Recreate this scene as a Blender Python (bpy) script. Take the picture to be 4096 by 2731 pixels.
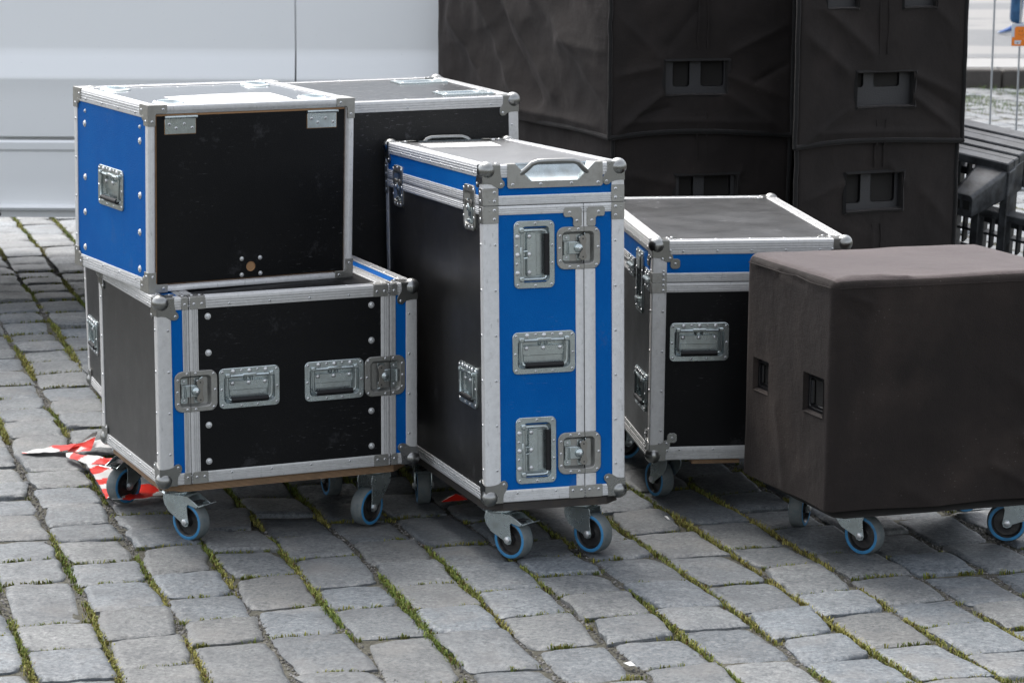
import bpy, bmesh, math, random
from mathutils import Vector, Matrix, noise
D = bpy.data
for o in list(D.objects): D.objects.remove(o)
SC = bpy.context.scene
COL = SC.collection
R = math.radians
random.seed(7)

# ---------------------------------------------------------------- camera, world, sun, exposure
cam = D.cameras.new('camera'); camo = D.objects.new('camera', cam); COL.objects.link(camo)
F = 10444.95; CAMH = 1.634244; PITCH = 0.193249; ROLL = 0.004687
cam.sensor_width = 36; cam.lens = F / 4096 * 36; cam.shift_y = 190.859 / 4096
cam.clip_start = 0.1; cam.clip_end = 2000
camo.matrix_world = Matrix.Translation((0, 0, CAMH)) @ Matrix.Rotation(R(90) - PITCH, 4, 'X') @ Matrix.Rotation(ROLL, 4, 'Z')
cam.dof.use_dof = True; cam.dof.focus_distance = 6.5; cam.dof.aperture_fstop = 11
SC.camera = camo
W = D.worlds.new('World'); SC.world = W; W.use_nodes = True
nt = W.node_tree; nt.nodes.clear()
sky = nt.nodes.new('ShaderNodeTexSky'); sky.sky_type = 'NISHITA'; sky.sun_disc = False
SUN_EL = R(58); SUN_AZ = R(-28)      # behind the cases, a little to the left (azimuth from +Y, clockwise positive)
sky.sun_elevation = SUN_EL; sky.sun_rotation = SUN_AZ; sky.dust_density = 4.0; sky.air_density = 1.0; sky.ozone_density = 1.0
hs = nt.nodes.new('ShaderNodeHueSaturation'); hs.inputs['Saturation'].default_value = 0.3; hs.inputs['Value'].default_value = 1.0
bg = nt.nodes.new('ShaderNodeBackground'); bg.inputs['Strength'].default_value = 0.15
wo = nt.nodes.new('ShaderNodeOutputWorld')
nt.links.new(sky.outputs[0], hs.inputs['Color']); nt.links.new(hs.outputs[0], bg.inputs[0]); nt.links.new(bg.outputs[0], wo.inputs[0])
sl = D.lights.new('sun', 'SUN'); sl.energy = 0.65; sl.angle = R(24); sl.color = (1.0, 0.96, 0.9)
so = D.objects.new('sun', sl); COL.objects.link(so)
sd = Vector((math.sin(SUN_AZ) * math.cos(SUN_EL), math.cos(SUN_AZ) * math.cos(SUN_EL), math.sin(SUN_EL)))
so.rotation_euler = sd.to_track_quat('Z', 'Y').to_euler(); so.location = sd * 20
SC.view_settings.view_transform = 'Standard'; SC.view_settings.look = 'None'; SC.view_settings.gamma = 1
SC.view_settings.exposure = 1.5

# ---------------------------------------------------------------- materials
def srgb(r, g, b):
    f = lambda c: (c / 255 / 12.92) if c / 255 <= .04045 else ((c / 255 + .055) / 1.055) ** 2.4
    return (f(r), f(g), f(b), 1)
class NM:
    def __init__(s, name):
        s.m = D.materials.new(name); s.m.use_nodes = True; s.t = s.m.node_tree; s.n = s.t.nodes
        s.b = s.n['Principled BSDF']
        s.co = s.n.new('ShaderNodeTexCoord').outputs['Object']
    def link(s, a, b): s.t.links.new(a, b); return s
    def map(s, scale, rot=(0, 0, 0), src=None):
        m = s.n.new('ShaderNodeMapping'); m.inputs['Scale'].default_value = scale if hasattr(scale, '__len__') else (scale,) * 3
        m.inputs['Rotation'].default_value = rot; s.link(src or s.co, m.inputs[0]); return m.outputs[0]
    def noise(s, scale, detail=3, rough=.5, src=None, dist=0):
        n = s.n.new('ShaderNodeTexNoise'); n.inputs['Scale'].default_value = scale; n.inputs['Detail'].default_value = detail
        n.inputs['Roughness'].default_value = rough; n.inputs['Distortion'].default_value = dist; s.link(src or s.co, n.inputs['Vector']); return n.outputs[0]
    def vor(s, scale, feature='F1', src=None):
        n = s.n.new('ShaderNodeTexVoronoi'); n.feature = feature; n.inputs['Scale'].default_value = scale; s.link(src or s.co, n.inputs['Vector']); return n.outputs['Distance']
    def ramp(s, src, stops):
        r = s.n.new('ShaderNodeValToRGB'); e = r.color_ramp.elements
        for i, (p, c) in enumerate(stops):
            if i >= len(e): e.new(p)
            e[i].position = p; e[i].color = c if hasattr(c, '__len__') else (c, c, c, 1)
        s.link(src, r.inputs[0]); return r.outputs[0]
    def mix(s, fac, a, b, mode='MIX'):
        m = s.n.new('ShaderNodeMix'); m.data_type = 'RGBA'; m.blend_type = mode
        for inp, v in ((m.inputs[0], fac), (m.inputs[6], a), (m.inputs[7], b)):
            if hasattr(v, 'is_linked') or hasattr(v, 'links'): s.link(v, inp)
            else: inp.default_value = v
        return m.outputs[2]
    def math(s, op, a, b=0.0):
        m = s.n.new('ShaderNodeMath'); m.operation = op
        for inp, v in ((m.inputs[0], a), (m.inputs[1], b)):
            if hasattr(v, 'links'): s.link(v, inp)
            else: inp.default_value = v
        return m.outputs[0]
    def attr(s, name):
        a = s.n.new('ShaderNodeAttribute'); a.attribute_name = name; return a
    def bump(s, h, strength, dist, normal=None):
        b = s.n.new('ShaderNodeBump'); b.inputs['Strength'].default_value = strength; b.inputs['Distance'].default_value = dist
        s.link(h, b.inputs['Height'])
        if normal is not None: s.link(normal, b.inputs['Normal'])
        return b.outputs[0]
    def set(s, color=None, rough=None, metal=None, normal=None, spec=None, **k):
        for key, v in (('Base Color', color), ('Roughness', rough), ('Metallic', metal), ('Normal', normal), ('Specular IOR Level', spec)):
            if v is None: continue
            if hasattr(v, 'links'): s.link(v, s.b.inputs[key])
            else: s.b.inputs[key].default_value = v
        for key, v in k.items(): s.b.inputs[key.replace('_', ' ')].default_value = v
        return s.m

def laminate(name, c, c2, scratch, rough=.42, spec=.28, bmp=.55):
    n = NM(name)
    dirt = n.noise(6, 5, .65)
    col = n.mix(n.ramp(dirt, [(.4, 0.), (.75, .6)]), c, c2)
    # fine scratches in scattered clusters
    sc = n.vor(26, 'DISTANCE_TO_EDGE', n.map((1, 1, 1), (.3, .5, .7), None))
    st = n.noise(38, 4, .7, n.map((1, 1, 9), (.2, .35, .1)))
    lines = n.ramp(st, [(.64, 0.), (.70, 1.)])
    where = n.ramp(n.noise(3.1, 3, .6), [(.46, 0.), (.66, 1.)])
    f = n.math('MULTIPLY', n.math('MULTIPLY', lines, where), scratch)
    ms = n.noise(7, 6, .8, n.map((1, 1, 1.0)))
    scuff = n.math('MULTIPLY', n.ramp(ms, [(.60, 0.), (.68, 1.)]), scratch * .35)
    col = n.mix(f, col, (.28, .28, .29, 1)); col = n.mix(scuff, col, (.13, .13, .14, 1))
    grain = n.noise(300, 3, .6)
    rg = n.math('ADD', n.math('MULTIPLY', n.noise(9, 4, .6), .22), rough - .1)
    return n.set(col, rg, 0, n.bump(grain, bmp, .0012), spec)
BLUE = laminate('blue_laminate', (.0, .086, .325, 1), (.003, .115, .38, 1), .35, .5, .06)
BLACK = laminate('black_laminate', (.0028, .0031, .0038, 1), (.0060, .0062, .0066, 1), .38, .44, .17)
SIDE = laminate('black_side_laminate', (.009, .009, .0095, 1), (.020, .0195, .019, 1), .5, .36, .55)
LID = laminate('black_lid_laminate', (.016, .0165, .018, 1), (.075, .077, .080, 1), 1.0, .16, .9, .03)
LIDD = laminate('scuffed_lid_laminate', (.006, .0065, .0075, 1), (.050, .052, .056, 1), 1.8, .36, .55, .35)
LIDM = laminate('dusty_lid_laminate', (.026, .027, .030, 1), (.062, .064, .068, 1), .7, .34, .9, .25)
nLM = LIDM.node_tree.nodes['Principled BSDF']; nLM.inputs['Coat Weight'].default_value = .6; nLM.inputs['Coat Roughness'].default_value = .38; nLM.inputs['Coat IOR'].default_value = 1.7
LID.node_tree.nodes['Principled BSDF'].inputs['Coat Weight'].default_value = 1.0; LID.node_tree.nodes['Principled BSDF'].inputs['Coat Roughness'].default_value = .10; LID.node_tree.nodes['Principled BSDF'].inputs['Coat IOR'].default_value = 1.7
WORN = laminate('worn_black_laminate', (.0055, .0055, .006, 1), (.016, .015, .014, 1), 1.0, .42)

def alu(name, c, rough, axis_stretch, metal=.35):
    n = NM(name)
    br = n.noise(60, 4, .7, n.map(axis_stretch))
    spots = n.noise(24, 6, .8)
    col = n.mix(n.ramp(br, [(.3, 0.), (.8, 1.)]), c, tuple(x * .82 for x in c[:3]) + (1,))
    col = n.mix(n.ramp(spots, [(.55, 0.), (.78, .5)]), col, (.26, .255, .24, 1))
    scr = n.ramp(n.noise(55, 3, .6, n.map((2.6, 2.6, .9), (.7, .35, .9))), [(.64, 0.), (.68, .38)])
    col = n.mix(scr, col, (.28, .28, .28, 1))
    rg = n.math('ADD', n.math('MULTIPLY', spots, .25), rough - .08)
    return n.set(col, rg, metal, n.bump(br, .10, .0006))
ALU = alu('brushed_aluminium', (.66, .665, .67, 1), .40, (1, 1, 1))
ALUW = alu('worn_aluminium', (.57, .57, .565, 1), .42, (1, 1, 1))
def steel(name, c, rough, dirt=.5, metal=.85):
    n = NM(name)
    a = n.noise(22, 5, .7); col = n.mix(n.ramp(a, [(.45, 0.), (.72, dirt)]), c, (.20, .19, .17, 1))
    return n.set(col, n.math('ADD', n.math('MULTIPLY', a, .3), rough - .1), metal, n.bump(n.noise(90, 3), .08, .001))
ZINC = steel('zinc_plated_steel', (.47, .53, .54, 1), .24, .5, .92)
BALL = steel('ball_corner_steel', (.27, .275, .27, 1), .25, .5, 1.0)
PLATE = steel('dull_steel_plate', (.33, .33, .315, 1), .36, .6, .85)
WING = steel('latch_wing_steel', (.24, .23, .21, 1), .38, .5, .8)
RIVET = steel('rivet_metal', (.62, .63, .64, 1), .34, .3)
HOLE = NM('dark_hole').set((.006, .006, .006, 1), .7)
GRIP = NM('black_rubber_grip').set((.007, .007, .008, 1), .5, None, None, .3)
DARKIN = NM('added_dark_core').set((.01, .009, .008, 1), .9)
def wood(name, a, b, scale):
    n = NM(name); w = n.n.new('ShaderNodeTexWave'); w.wave_type = 'BANDS'; w.bands_direction = 'Z'; w.inputs['Scale'].default_value = scale
    w.inputs['Distortion'].default_value = 1.2; w.inputs['Detail'].default_value = 2; n.link(n.co, w.inputs[0])
    col = n.mix(w.outputs['Fac'], a, b)
    col = n.mix(n.ramp(n.noise(20, 4, .7), [(.5, 0.), (.75, .5)]), col, (.07, .05, .03, 1))
    return n.set(col, .75)
PLY = wood('plywood_edge', (.30, .185, .10, 1), (.08, .045, .022, 1), 95)
PLYD = wood('black_stained_plywood', (.035, .03, .027, 1), (.015, .013, .012, 1), 95)
WOODT = NM('raw_wood_trim').set((.30, .17, .08, 1), .7)
def tyre():
    n = NM('tyre_rubber'); return n.set(n.mix(n.ramp(n.noise(45, 4, .7), [(.45, 0.), (.62, .6)]), (.120, .134, .134, 1), (.062, .09, .10, 1)), .62)
TYRE = tyre(); TYREB = NM('blue_tyre_wall'); TYREB = TYREB.set(TYREB.mix(TYREB.ramp(TYREB.noise(50, 3), [(.5, 0.), (.7, .5)]), (.03, .18, .36, 1), (.03, .085, .14, 1)), .55)
RIM = NM('wheel_rim_plastic'); RIM = RIM.set(RIM.mix(RIM.ramp(RIM.noise(60, 4, .7), [(.5, 0.), (.7, .5)]), (.013, .013, .014, 1), (.07, .06, .05, 1)), .4)

# ---------------------------------------------------------------- mesh helpers
def rr(cx, cy, w, h, r, k=5):
    out = []
    for qx, qy, a0 in ((1, -1, -90), (1, 1, 0), (-1, 1, 90), (-1, -1, 180)):
        for i in range(k + 1):
            a = R(a0 + 90 * i / k); out.append((cx + qx * (w / 2 - r) + r * math.cos(a), cy + qy * (h / 2 - r) + r * math.sin(a)))
    return out
def inset(p, d):
    n = len(p); out = []
    for i in range(n):
        a, b, c = Vector(p[i - 1]), Vector(p[i]), Vector(p[(i + 1) % n])
        e1 = (b - a); e2 = (c - b)
        if e1.length < 1e-9 or e2.length < 1e-9: out.append(tuple(b)); continue
        e1.normalize(); e2.normalize()
        n1 = Vector((-e1.y, e1.x)); n2 = Vector((-e2.y, e2.x)); m = n1 + n2
        L = max(m.length_squared, .35); out.append(tuple(b + m * (2 * d / L)))
    return out
class MB:
    def __init__(s): s.v = []; s.f = []; s.mi = []; s.mats = []
    def mat(s, m):
        if m not in s.mats: s.mats.append(m)
        return s.mats.index(m)
    def add(s, vs, fs, m, M=None):
        k = len(s.v); i = s.mat(m)
        if M is not None: vs = [M @ Vector(v) for v in vs]
        s.v += [tuple(v) for v in vs]; s.f += [tuple(k + j for j in f) for f in fs]; s.mi += [i] * len(fs)
    def box(s, x0, x1, y0, y1, z0, z1, m, M=None, c=0):
        if c <= 0:
            v = [(x, y, z) for z in (z0, z1) for x, y in ((x0, y0), (x1, y0), (x1, y1), (x0, y1))]
            s.add(v, [(3, 2, 1, 0), (4, 5, 6, 7), (0, 1, 5, 4), (1, 2, 6, 5), (2, 3, 7, 6), (3, 0, 4, 7)], m, M)
        else:
            p = [(x0 + c, y0), (x1 - c, y0), (x1, y0 + c), (x1, y1 - c), (x1 - c, y1), (x0 + c, y1), (x0, y1 - c), (x0, y0 + c)]
            s.prism(p, z0, z1, m, M, c)
    def prism(s, p, z0, z1, m, M=None, c=0.0, both=False):      # ccw outline, chamfered top
        n = len(p); rings = []
        if both and c: rings.append([(x, y, z0) for x, y in inset(p, c)]); rings.append([(x, y, z0 + c) for x, y in p])
        else: rings.append([(x, y, z0) for x, y in p])
        if c: rings.append([(x, y, z1 - c) for x, y in p]); rings.append([(x, y, z1) for x, y in inset(p, c)])
        else: rings.append([(x, y, z1) for x, y in p])
        v = [q for r in rings for q in r]; f = [tuple(range(n))[::-1], tuple((len(rings) - 1) * n + i for i in range(n))]
        for k in range(len(rings) - 1):
            for i in range(n): j = (i + 1) % n; f.append((k * n + i, k * n + j, (k + 1) * n + j, (k + 1) * n + i))
        s.add(v, f, m, M)
    def loft(s, rings, m, M=None, cap0=False, cap1=False, closed=True):
        n = len(rings[0]); v = [q for r in rings for q in r]; f = []
        for k in range(len(rings) - 1):
            for i in range(n if closed else n - 1):
                j = (i + 1) % n; f.append((k * n + i, k * n + j, (k + 1) * n + j, (k + 1) * n + i))
        if cap0: f.append(tuple(range(n))[::-1])
        if cap1: f.append(tuple((len(rings) - 1) * n + i for i in range(n)))
        s.add(v, f, m, M)
    def lathe(s, prof, m, M=None, seg=16, cap=True):               # prof: (r, z) ; rings about z
        rings = [[(r * math.cos(2 * math.pi * i / seg), r * math.sin(2 * math.pi * i / seg), z) for i in range(seg)] for r, z in prof]
        s.loft(rings, m, M, cap, cap)
    def tube(s, pts, r, m, M=None, seg=8, cap=True):
        P = [Vector(p) for p in pts]; rings = []; up = None
        for i, p in enumerate(P):
            t = (P[min(i + 1, len(P) - 1)] - P[max(i - 1, 0)]).normalized()
            if up is None: up = t.orthogonal().normalized()
            up = (up - t * up.dot(t)).normalized(); b = t.cross(up); rad = r[i] if hasattr(r, '__len__') else r
            rings.append([tuple(p + (up * math.cos(2 * math.pi * k / seg) + b * math.sin(2 * math.pi * k / seg)) * rad) for k in range(seg)])
        s.loft(rings, m, M, cap, cap)
    def dome(s, x, y, z, r, h, m, M=None, seg=10, hole=False):
        prof = [(r, z), (r * .93, z + h * .45), (r * .7, z + h * .82), (r * (.46 if hole else .3), z + h)]
        s.lathe(prof, m, (M or Matrix()) @ Matrix.Translation((x, y, 0)), seg)
        if hole: s.lathe([(r * .36, z + h - .0003), (r * .36, z + h + .00015)], HOLE, (M or Matrix()) @ Matrix.Translation((x, y, 0)), 6)
    def build(s, name, parent=None, smooth=38, mw=None):
        me = D.meshes.new(name); me.from_pydata(s.v, [], s.f)
        for m in s.mats: me.materials.append(m)
        me.polygons.foreach_set('material_index', s.mi)
        if smooth:
            me.polygons.foreach_set('use_smooth', [True] * len(s.f)); me.set_sharp_from_angle(angle=R(smooth))
        me.update(); o = D.objects.new(name, me); COL.objects.link(o)
        if parent: o.parent = parent
        if mw is not None: o.matrix_local = mw
        return o
def tag(o, label=None, cat=None, group=None, kind=None):
    for k, v in (('label', label), ('category', cat), ('group', group), ('kind', kind)):
        if v: o[k] = v
    return o
def empty(name, mw, label, cat, group=None):
    o = D.objects.new(name, None); o.empty_display_size = .1; COL.objects.link(o); o.matrix_world = mw; return tag(o, label, cat, group)
def ground_z(x, y): return -.032 * math.exp(-((x + .27) ** 2 + (y - 7.0) ** 2) / (2 * .36 ** 2))
def dupe(o, parent, mat=None):
    c = o.copy(); COL.objects.link(c); c.parent = parent
    if mat is not None: c.matrix_local = mat
    for ch in o.children:
        g = ch.copy(); COL.objects.link(g); g.parent = c
    return c

# ---------------------------------------------------------------- flight-case kit
def face_matrix(face, w, d, h):
    U, V, N, O = {'F': ((1, 0, 0), (0, 0, 1), (0, -1, 0), (0, 0, 0)), 'L': ((0, -1, 0), (0, 0, 1), (-1, 0, 0), (0, d, 0)),
                  'T': ((1, 0, 0), (0, 1, 0), (0, 0, 1), (0, 0, h)), 'R': ((0, 1, 0), (0, 0, 1), (1, 0, 0), (w, 0, 0)),
                  'K': ((-1, 0, 0), (0, 0, 1), (0, 1, 0), (w, d, 0)), 'B': ((1, 0, 0), (0, -1, 0), (0, 0, -1), (0, d, 0))}[face]
    M = Matrix.Identity(4)
    for i, c in enumerate((U, V, N, O)):
        for j in range(3): M[j][i] = c[j]
    return M
PD = -.0025        # panel depth below the extrusion surface
GROOVES = (.0085, .0150, .0215)
def groove_profile(w, smooth_face=False):
    p = [(.003, 0)]
    if not smooth_face:
        for g in GROOVES:
            if g < w - .006: p += [(g - .0014, 0), (g - .0008, .0010), (g + .0006, .0010), (g + .0010, -.0016), (g + .0026, -.0016), (g + .0031, 0)]
    p += [(w - .0012, 0), (w, -.0008), (w, PD - .001)]
    return p
def corner_extrusion(mb, p0, p1, N1, N2, w1, w2, k0=1., k1=1., mat=None, miter=True, g1=True, g2=True):
    """angle profile along the case edge p0-p1 whose two faces have outward normals N1, N2"""
    p0, p1, N1, N2 = Vector(p0), Vector(p1), Vector(N1), Vector(N2)
    A = (p1 - p0).normalized(); prof = []
    for s, hh in reversed(groove_profile(w1, not g1)): prof.append((N2 * -s + N1 * hh, s))
    for a in (22, 45, 68):
        c = -N1 * .003 - N2 * .003; prof.append((c + N1 * .003 * math.cos(R(a)) + N2 * .003 * math.sin(R(a)), 0))
    for s, hh in groove_profile(w2, not g2): prof.append((N1 * -s + N2 * hh, s))
    r0 = [tuple(p0 + q + A * (s * k0 if miter else 0)) for q, s in prof]
    r1 = [tuple(p1 + q - A * (s * k1 if miter else 0)) for q, s in prof]
    flip = N1.cross(N2).dot(A) < 0
    mb.loft([r0, r1] if flip else [r1, r0], mat or ALU, None, closed=False)
def flat_rail(mb, M, u0, u1, v0, v1, horizontal, mat=None, top=0.0, grooves=True, flip=False):
    w = (v1 - v0) if horizontal else (u1 - u0)
    q = [(0, PD - .001), (0, -.0008), (.0012, 0)]
    if grooves:
        for g in (w * .30, w * .52, w * .74): q += [(g - .0012, 0), (g - .0006, .0009), (g + .0006, .0009), (g + .0010, -.0014), (g + .0023, -.0014), (g + .0027, 0)]
    q += [(w - .0012, 0), (w, -.0008), (w, PD - .001)]
    if flip: q = [(w - a, b) for a, b in reversed(q)]
    if horizontal: r0 = [(u0, v0 + a, b + top) for a, b in q]; r1 = [(u1, v0 + a, b + top) for a, b in q]
    else: r0 = [(u0 + a, v1, b + top) for a, b in q]; r1 = [(u0 + a, v0, b + top) for a, b in q]
    mb.loft([r0, r1], mat or ALU, M, closed=False)
class Rails:
    def __init__(s, parent): s.p = parent
    def __call__(s, *a, **k): m = MB(); flat_rail(m, *a, **k); m.build('seam_rail', s.p)
class Gaps:
    def __init__(s, parent): s.p = parent
    def box(s, *a): m = MB(); m.box(*a); m.build('seam_gap', s.p)
def panel(mb, M, u0, u1, v0, v1, mat, holes=(), n=PD):
    holes = [(max(a, u0), min(b, u1), max(c, v0), min(e, v1)) for a, b, c, e in holes if a < u1 and b > u0 and c < v1 and e > v0]
    us = sorted({u0, u1, *[x for h in holes for x in h[:2]]}); vs = sorted({v0, v1, *[x for h in holes for x in h[2:]]})
    for i in range(len(us) - 1):
        for j in range(len(vs) - 1):
            cu, cv = (us[i] + us[i + 1]) / 2, (vs[j] + vs[j + 1]) / 2
            if any(h[0] < cu < h[1] and h[2] < cv < h[3] for h in holes): continue
            mb.add([(us[i], vs[j], n), (us[i + 1], vs[j], n), (us[i + 1], vs[j + 1], n), (us[i], vs[j + 1], n)], [(0, 1, 2, 3)], mat, M)
def rivet(mb, M, u, v, n=0.0, r=.0040): mb.dome(u, v, n, r * .95, .0018, RIVET, M, 9, True)
def dish(mb, outer, inner, depth, mat, M, top=0.0016, base=PD):
    """stamped plate: rounded ring with a lip and a recessed dish"""
    n = len(outer); i2 = inset(inner, .003); i3 = inset(inner, .006)
    rings = [[(x, y, base) for x, y in outer], [(x, y, top - .0012) for x, y in outer], [(x, y, top) for x, y in inset(outer, .0012)],
             [(x, y, top) for x, y in inset(inner, -.0015)], [(x, y, top - .0012) for x, y in inner], [(x, y, -depth + .003) for x, y in i2], [(x, y, -depth) for x, y in i3]]
    mb.loft(rings, mat, M, False, True)

def handle_proto():
    hw = .158; m = MB(); I = Matrix.Identity(4)
    dish(m, rr(0, 0, hw, .102, .013), rr(0, -.0025, .130, .068, .010), .0125, ZINC, I)
    m.prism(rr(0, -.004, .098, .046, .004, 3), -.013, -.0095, ZINC, I, .001)
    m.prism(rr(0, .005, .104, .024, .005, 3), -.0095, -.006, ZINC, I, .001)
    m.box(-.019, .019, .0285, .036, .0016, .0052, ZINC, I, .002)
    m.tube([(-.050, .031, .001), (.050, .031, .001)], .0042, ZINC, I, 8)
    for x in (-.008, .008): m.tube([(x, .030, .001), (x, .017, -.005)], .0024, ZINC, I, 6)
    for x in (-.0425, 0, .0425): m.dome(x, .0425, .0014, .0062, .0032, RIVET, I); m.dome(x, .011, -.006, .0060, .0036, RIVET, I)
    for x in (-.057, .057): m.box(x - .006, x + .006, .027, .038, -.004, .0085, ZINC, I, .0022)
    for x, y in ((-.0705, .042), (.0705, .042), (-.0705, -.042), (.0705, -.042), (-.021, .044), (.021, .044), (-.021, -.0445), (.021, -.0445), (-.0725, -.002), (.0725, -.002)):
        rivet(m, I, x, y, .0016, .0039)
    h = m.build('handle')
    b = MB(); pts = [(-.057, .032, .002), (-.0575, .012, .003), (-.057, -.018, .0035), (-.0545, -.0265, .0035), (-.047, -.0295, .0035)]
    b.tube(pts + [(-x, y, z) for x, y, z in pts[::-1]], .0031, ZINC, I, 8); b.build('handle_bail', h)
    g = MB(); g.lathe([(.0038, -.049), (.0066, -.0475), (.0068, .0475), (.0038, .049)], GRIP, Matrix.Translation((0, -.0295, .0035)) @ Matrix.Rotation(R(90), 4, 'Y'), 14)
    g.build('handle_grip', h)
    return h
def latch_proto(seam=-.0145):
    m = MB(); I = Matrix.Identity(4)
    dish(m, rr(0, 0, .110, .103, .020), rr(-.001, 0, .079, .077, .010), .0115, PLATE, I)
    m.box(seam - .0005, seam + .0005, -.0516, .0516, .0006, .0019, HOLE, I)
    m.box(seam - .0020, seam - .0010, -.033, .033, -.0112, -.0100, HOLE, I)
    for sx in (-.028, .007):
        for sy in (-.024, .024): m.prism(rr(sx, sy, .018, .015, .003, 2), -.0115, -.0095, ZINC, I, .0006); m.dome(sx, sy, -.0095, .0038, .002, RIVET, I, 8)
    m.box(-.037, .000, -.0155, .0155, -.0095, -.0050, ZINC, I, .001)
    m.tube([(-.033, -.0155, -.002), (-.033, .0155, -.002)], .0052, ZINC, I, 10)
    m.box(-.024, .006, -.0145, .0145, -.005, -.001, ZINC, I, .001)
    m.tube([(.018, .034, -.006), (.010, .030, -.004), (.010, .022, -.004), (.018, .020, -.005)], .0016, ZINC, I, 6)
    for x, y in ((-.047, .030), (-.048, 0), (-.047, -.030), (-.023, .0452), (-.001, .0455), (.045, .042), (.049, .001), (.045, -.042), (-.001, -.0455), (-.023, -.0452)):
        rivet(m, I, x, y, .0016, .0039)
    h = m.build('latch')
    w = MB(); pts = []
    lobe = .0095
    for a in range(-30, 211, 30): pts.append((.0015 + lobe * math.cos(R(a)), .0205 + lobe * math.sin(R(a))))
    pts += [(-.0035, .008), (-.0035, -.008)]
    for a in range(150, 391, 30): pts.append((.0015 + lobe * math.cos(R(a)), -.0205 + lobe * math.sin(R(a))))
    pts += [(.0075, -.008), (.0075, .008)]
    w.prism(pts, .0012, .0036, WING, Matrix.Translation((.009, 0, 0)), .0005)
    for y in (-.022, .022): w.dome(.0105, y, .0035, .0022, .0006, HOLE, None, 6)
    w.dome(0, 0, -.001, .0118, .0078, ZINC, None, 16); w.dome(0.001, -.001, .0065, .0035, .0022, RIVET, None, 8)
    w.build('latch_wing', h)
    return h
LOBE = [(0, 0), (.044, 0), (.0435, .010), (.0455, .022), (.0535, .034), (.0555, .042), (.0535, .050), (.0475, .0545), (.040, .0535), (.033, .0475), (.022, .0445), (.010, .0435), (0, .044)]
def ball_corner(parent, corner, face_dirs, scale=1.0, dark=False, big=False):
    """face_dirs: three (U, V, N) sets in case space; corner position; U,V point inward along the two edges"""
    m = MB(); P = Vector(corner)
    for U, V, N in face_dirs:
        U, V, N = Vector(U), Vector(V), Vector(N)
        M = Matrix.Identity(4)
        swap = U.cross(V).dot(N) < 0
        if swap: U, V = V, U
        for j in range(3): M[j][0] = U[j]; M[j][1] = V[j]; M[j][2] = N[j]; M[j][3] = P[j]
        m.prism([(x * scale, y * scale) for x, y in LOBE], -.002, .0016, BALL, M, .0005)
        rivet(m, M, .0455 * scale, .0455 * scale, .0015, .0040)
        if big:
            rivet(m, M, .026, .047, .0015, .0038); rivet(m, M, .047, .026, .0015, .0038)
            m.prism(rr(.060, .060, .026, .026, .008, 3), -.002, .0012, BALL, M, .0005); rivet(m, M, .060, .060, .0012, .0038)
    ins = sum((Vector(f[2]) for f in face_dirs), Vector()) * -.0125
    c = P + ins; prof = []
    M = Matrix.Translation(c) @ (-ins).to_track_quat('Z', 'Y').to_matrix().to_4x4()
    for a in range(-60, 91, 10): prof.append((max(.0218 * math.cos(R(a)), .0003), .0218 * math.sin(R(a))))
    m.lathe(prof, BALL, M, 24)
    return m.build('ball_corner', parent)
def square_corner(parent, corner, face_dirs, a=.050, w=.026):
    m = MB(); P = Vector(corner)
    for U, V, N in face_dirs:
        U, V, N = Vector(U), Vector(V), Vector(N)
        if U.cross(V).dot(N) < 0: U, V = V, U
        M = Matrix.Identity(4)
        for j in range(3): M[j][0] = U[j]; M[j][1] = V[j]; M[j][2] = N[j]; M[j][3] = P[j]
        k = w if abs(N.y) < .5 else .019
        m.prism([(-.0015, -.0015), (a, -.0015), (a, k), (k + .004, k), (k, k + .004), (k, a), (-.0015, a)], -.002, .0016, PLATE, M, .0006)
        rivet(m, M, a - .011, k * .5, .0015, .0042); rivet(m, M, k * .5, a - .011, .0015, .0042)
        if abs(N.x) > .5: m.dome(k + .004, k + .004, .0, .009, .002, PLATE, M, 10)
    return m.build('corner_bracket', parent)
def corner_sets(w, d, h):
    out = {}
    for kx, x, sx in (('L', 0, 1), ('R', w, -1)):
        for ky, y, sy in (('F', 0, 1), ('K', d, -1)):
            for kz, z, sz in (('B', 0, 1), ('T', h, -1)):
                X, Y, Z = (sx, 0, 0), (0, sy, 0), (0, 0, sz)
                out[kz + ky + kx] = ((x, y, z), [(X, Z, (0, -sy, 0)), (Y, Z, (-sx, 0, 0)), (X, Y, (0, 0, -sz))])
    return out
def case_matrix(x, y, yaw, z, tx, ty):
    a = Vector((math.cos(yaw), math.sin(yaw), ty)).normalized(); c = Vector((-math.sin(yaw), math.cos(yaw), tx)); n = a.cross(c).normalized(); c = n.cross(a)
    M = Matrix.Identity(4)
    for j in range(3): M[j][0] = a[j]; M[j][1] = c[j]; M[j][2] = n[j]; M[j][3] = (x, y, z)[j]
    return M
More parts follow.
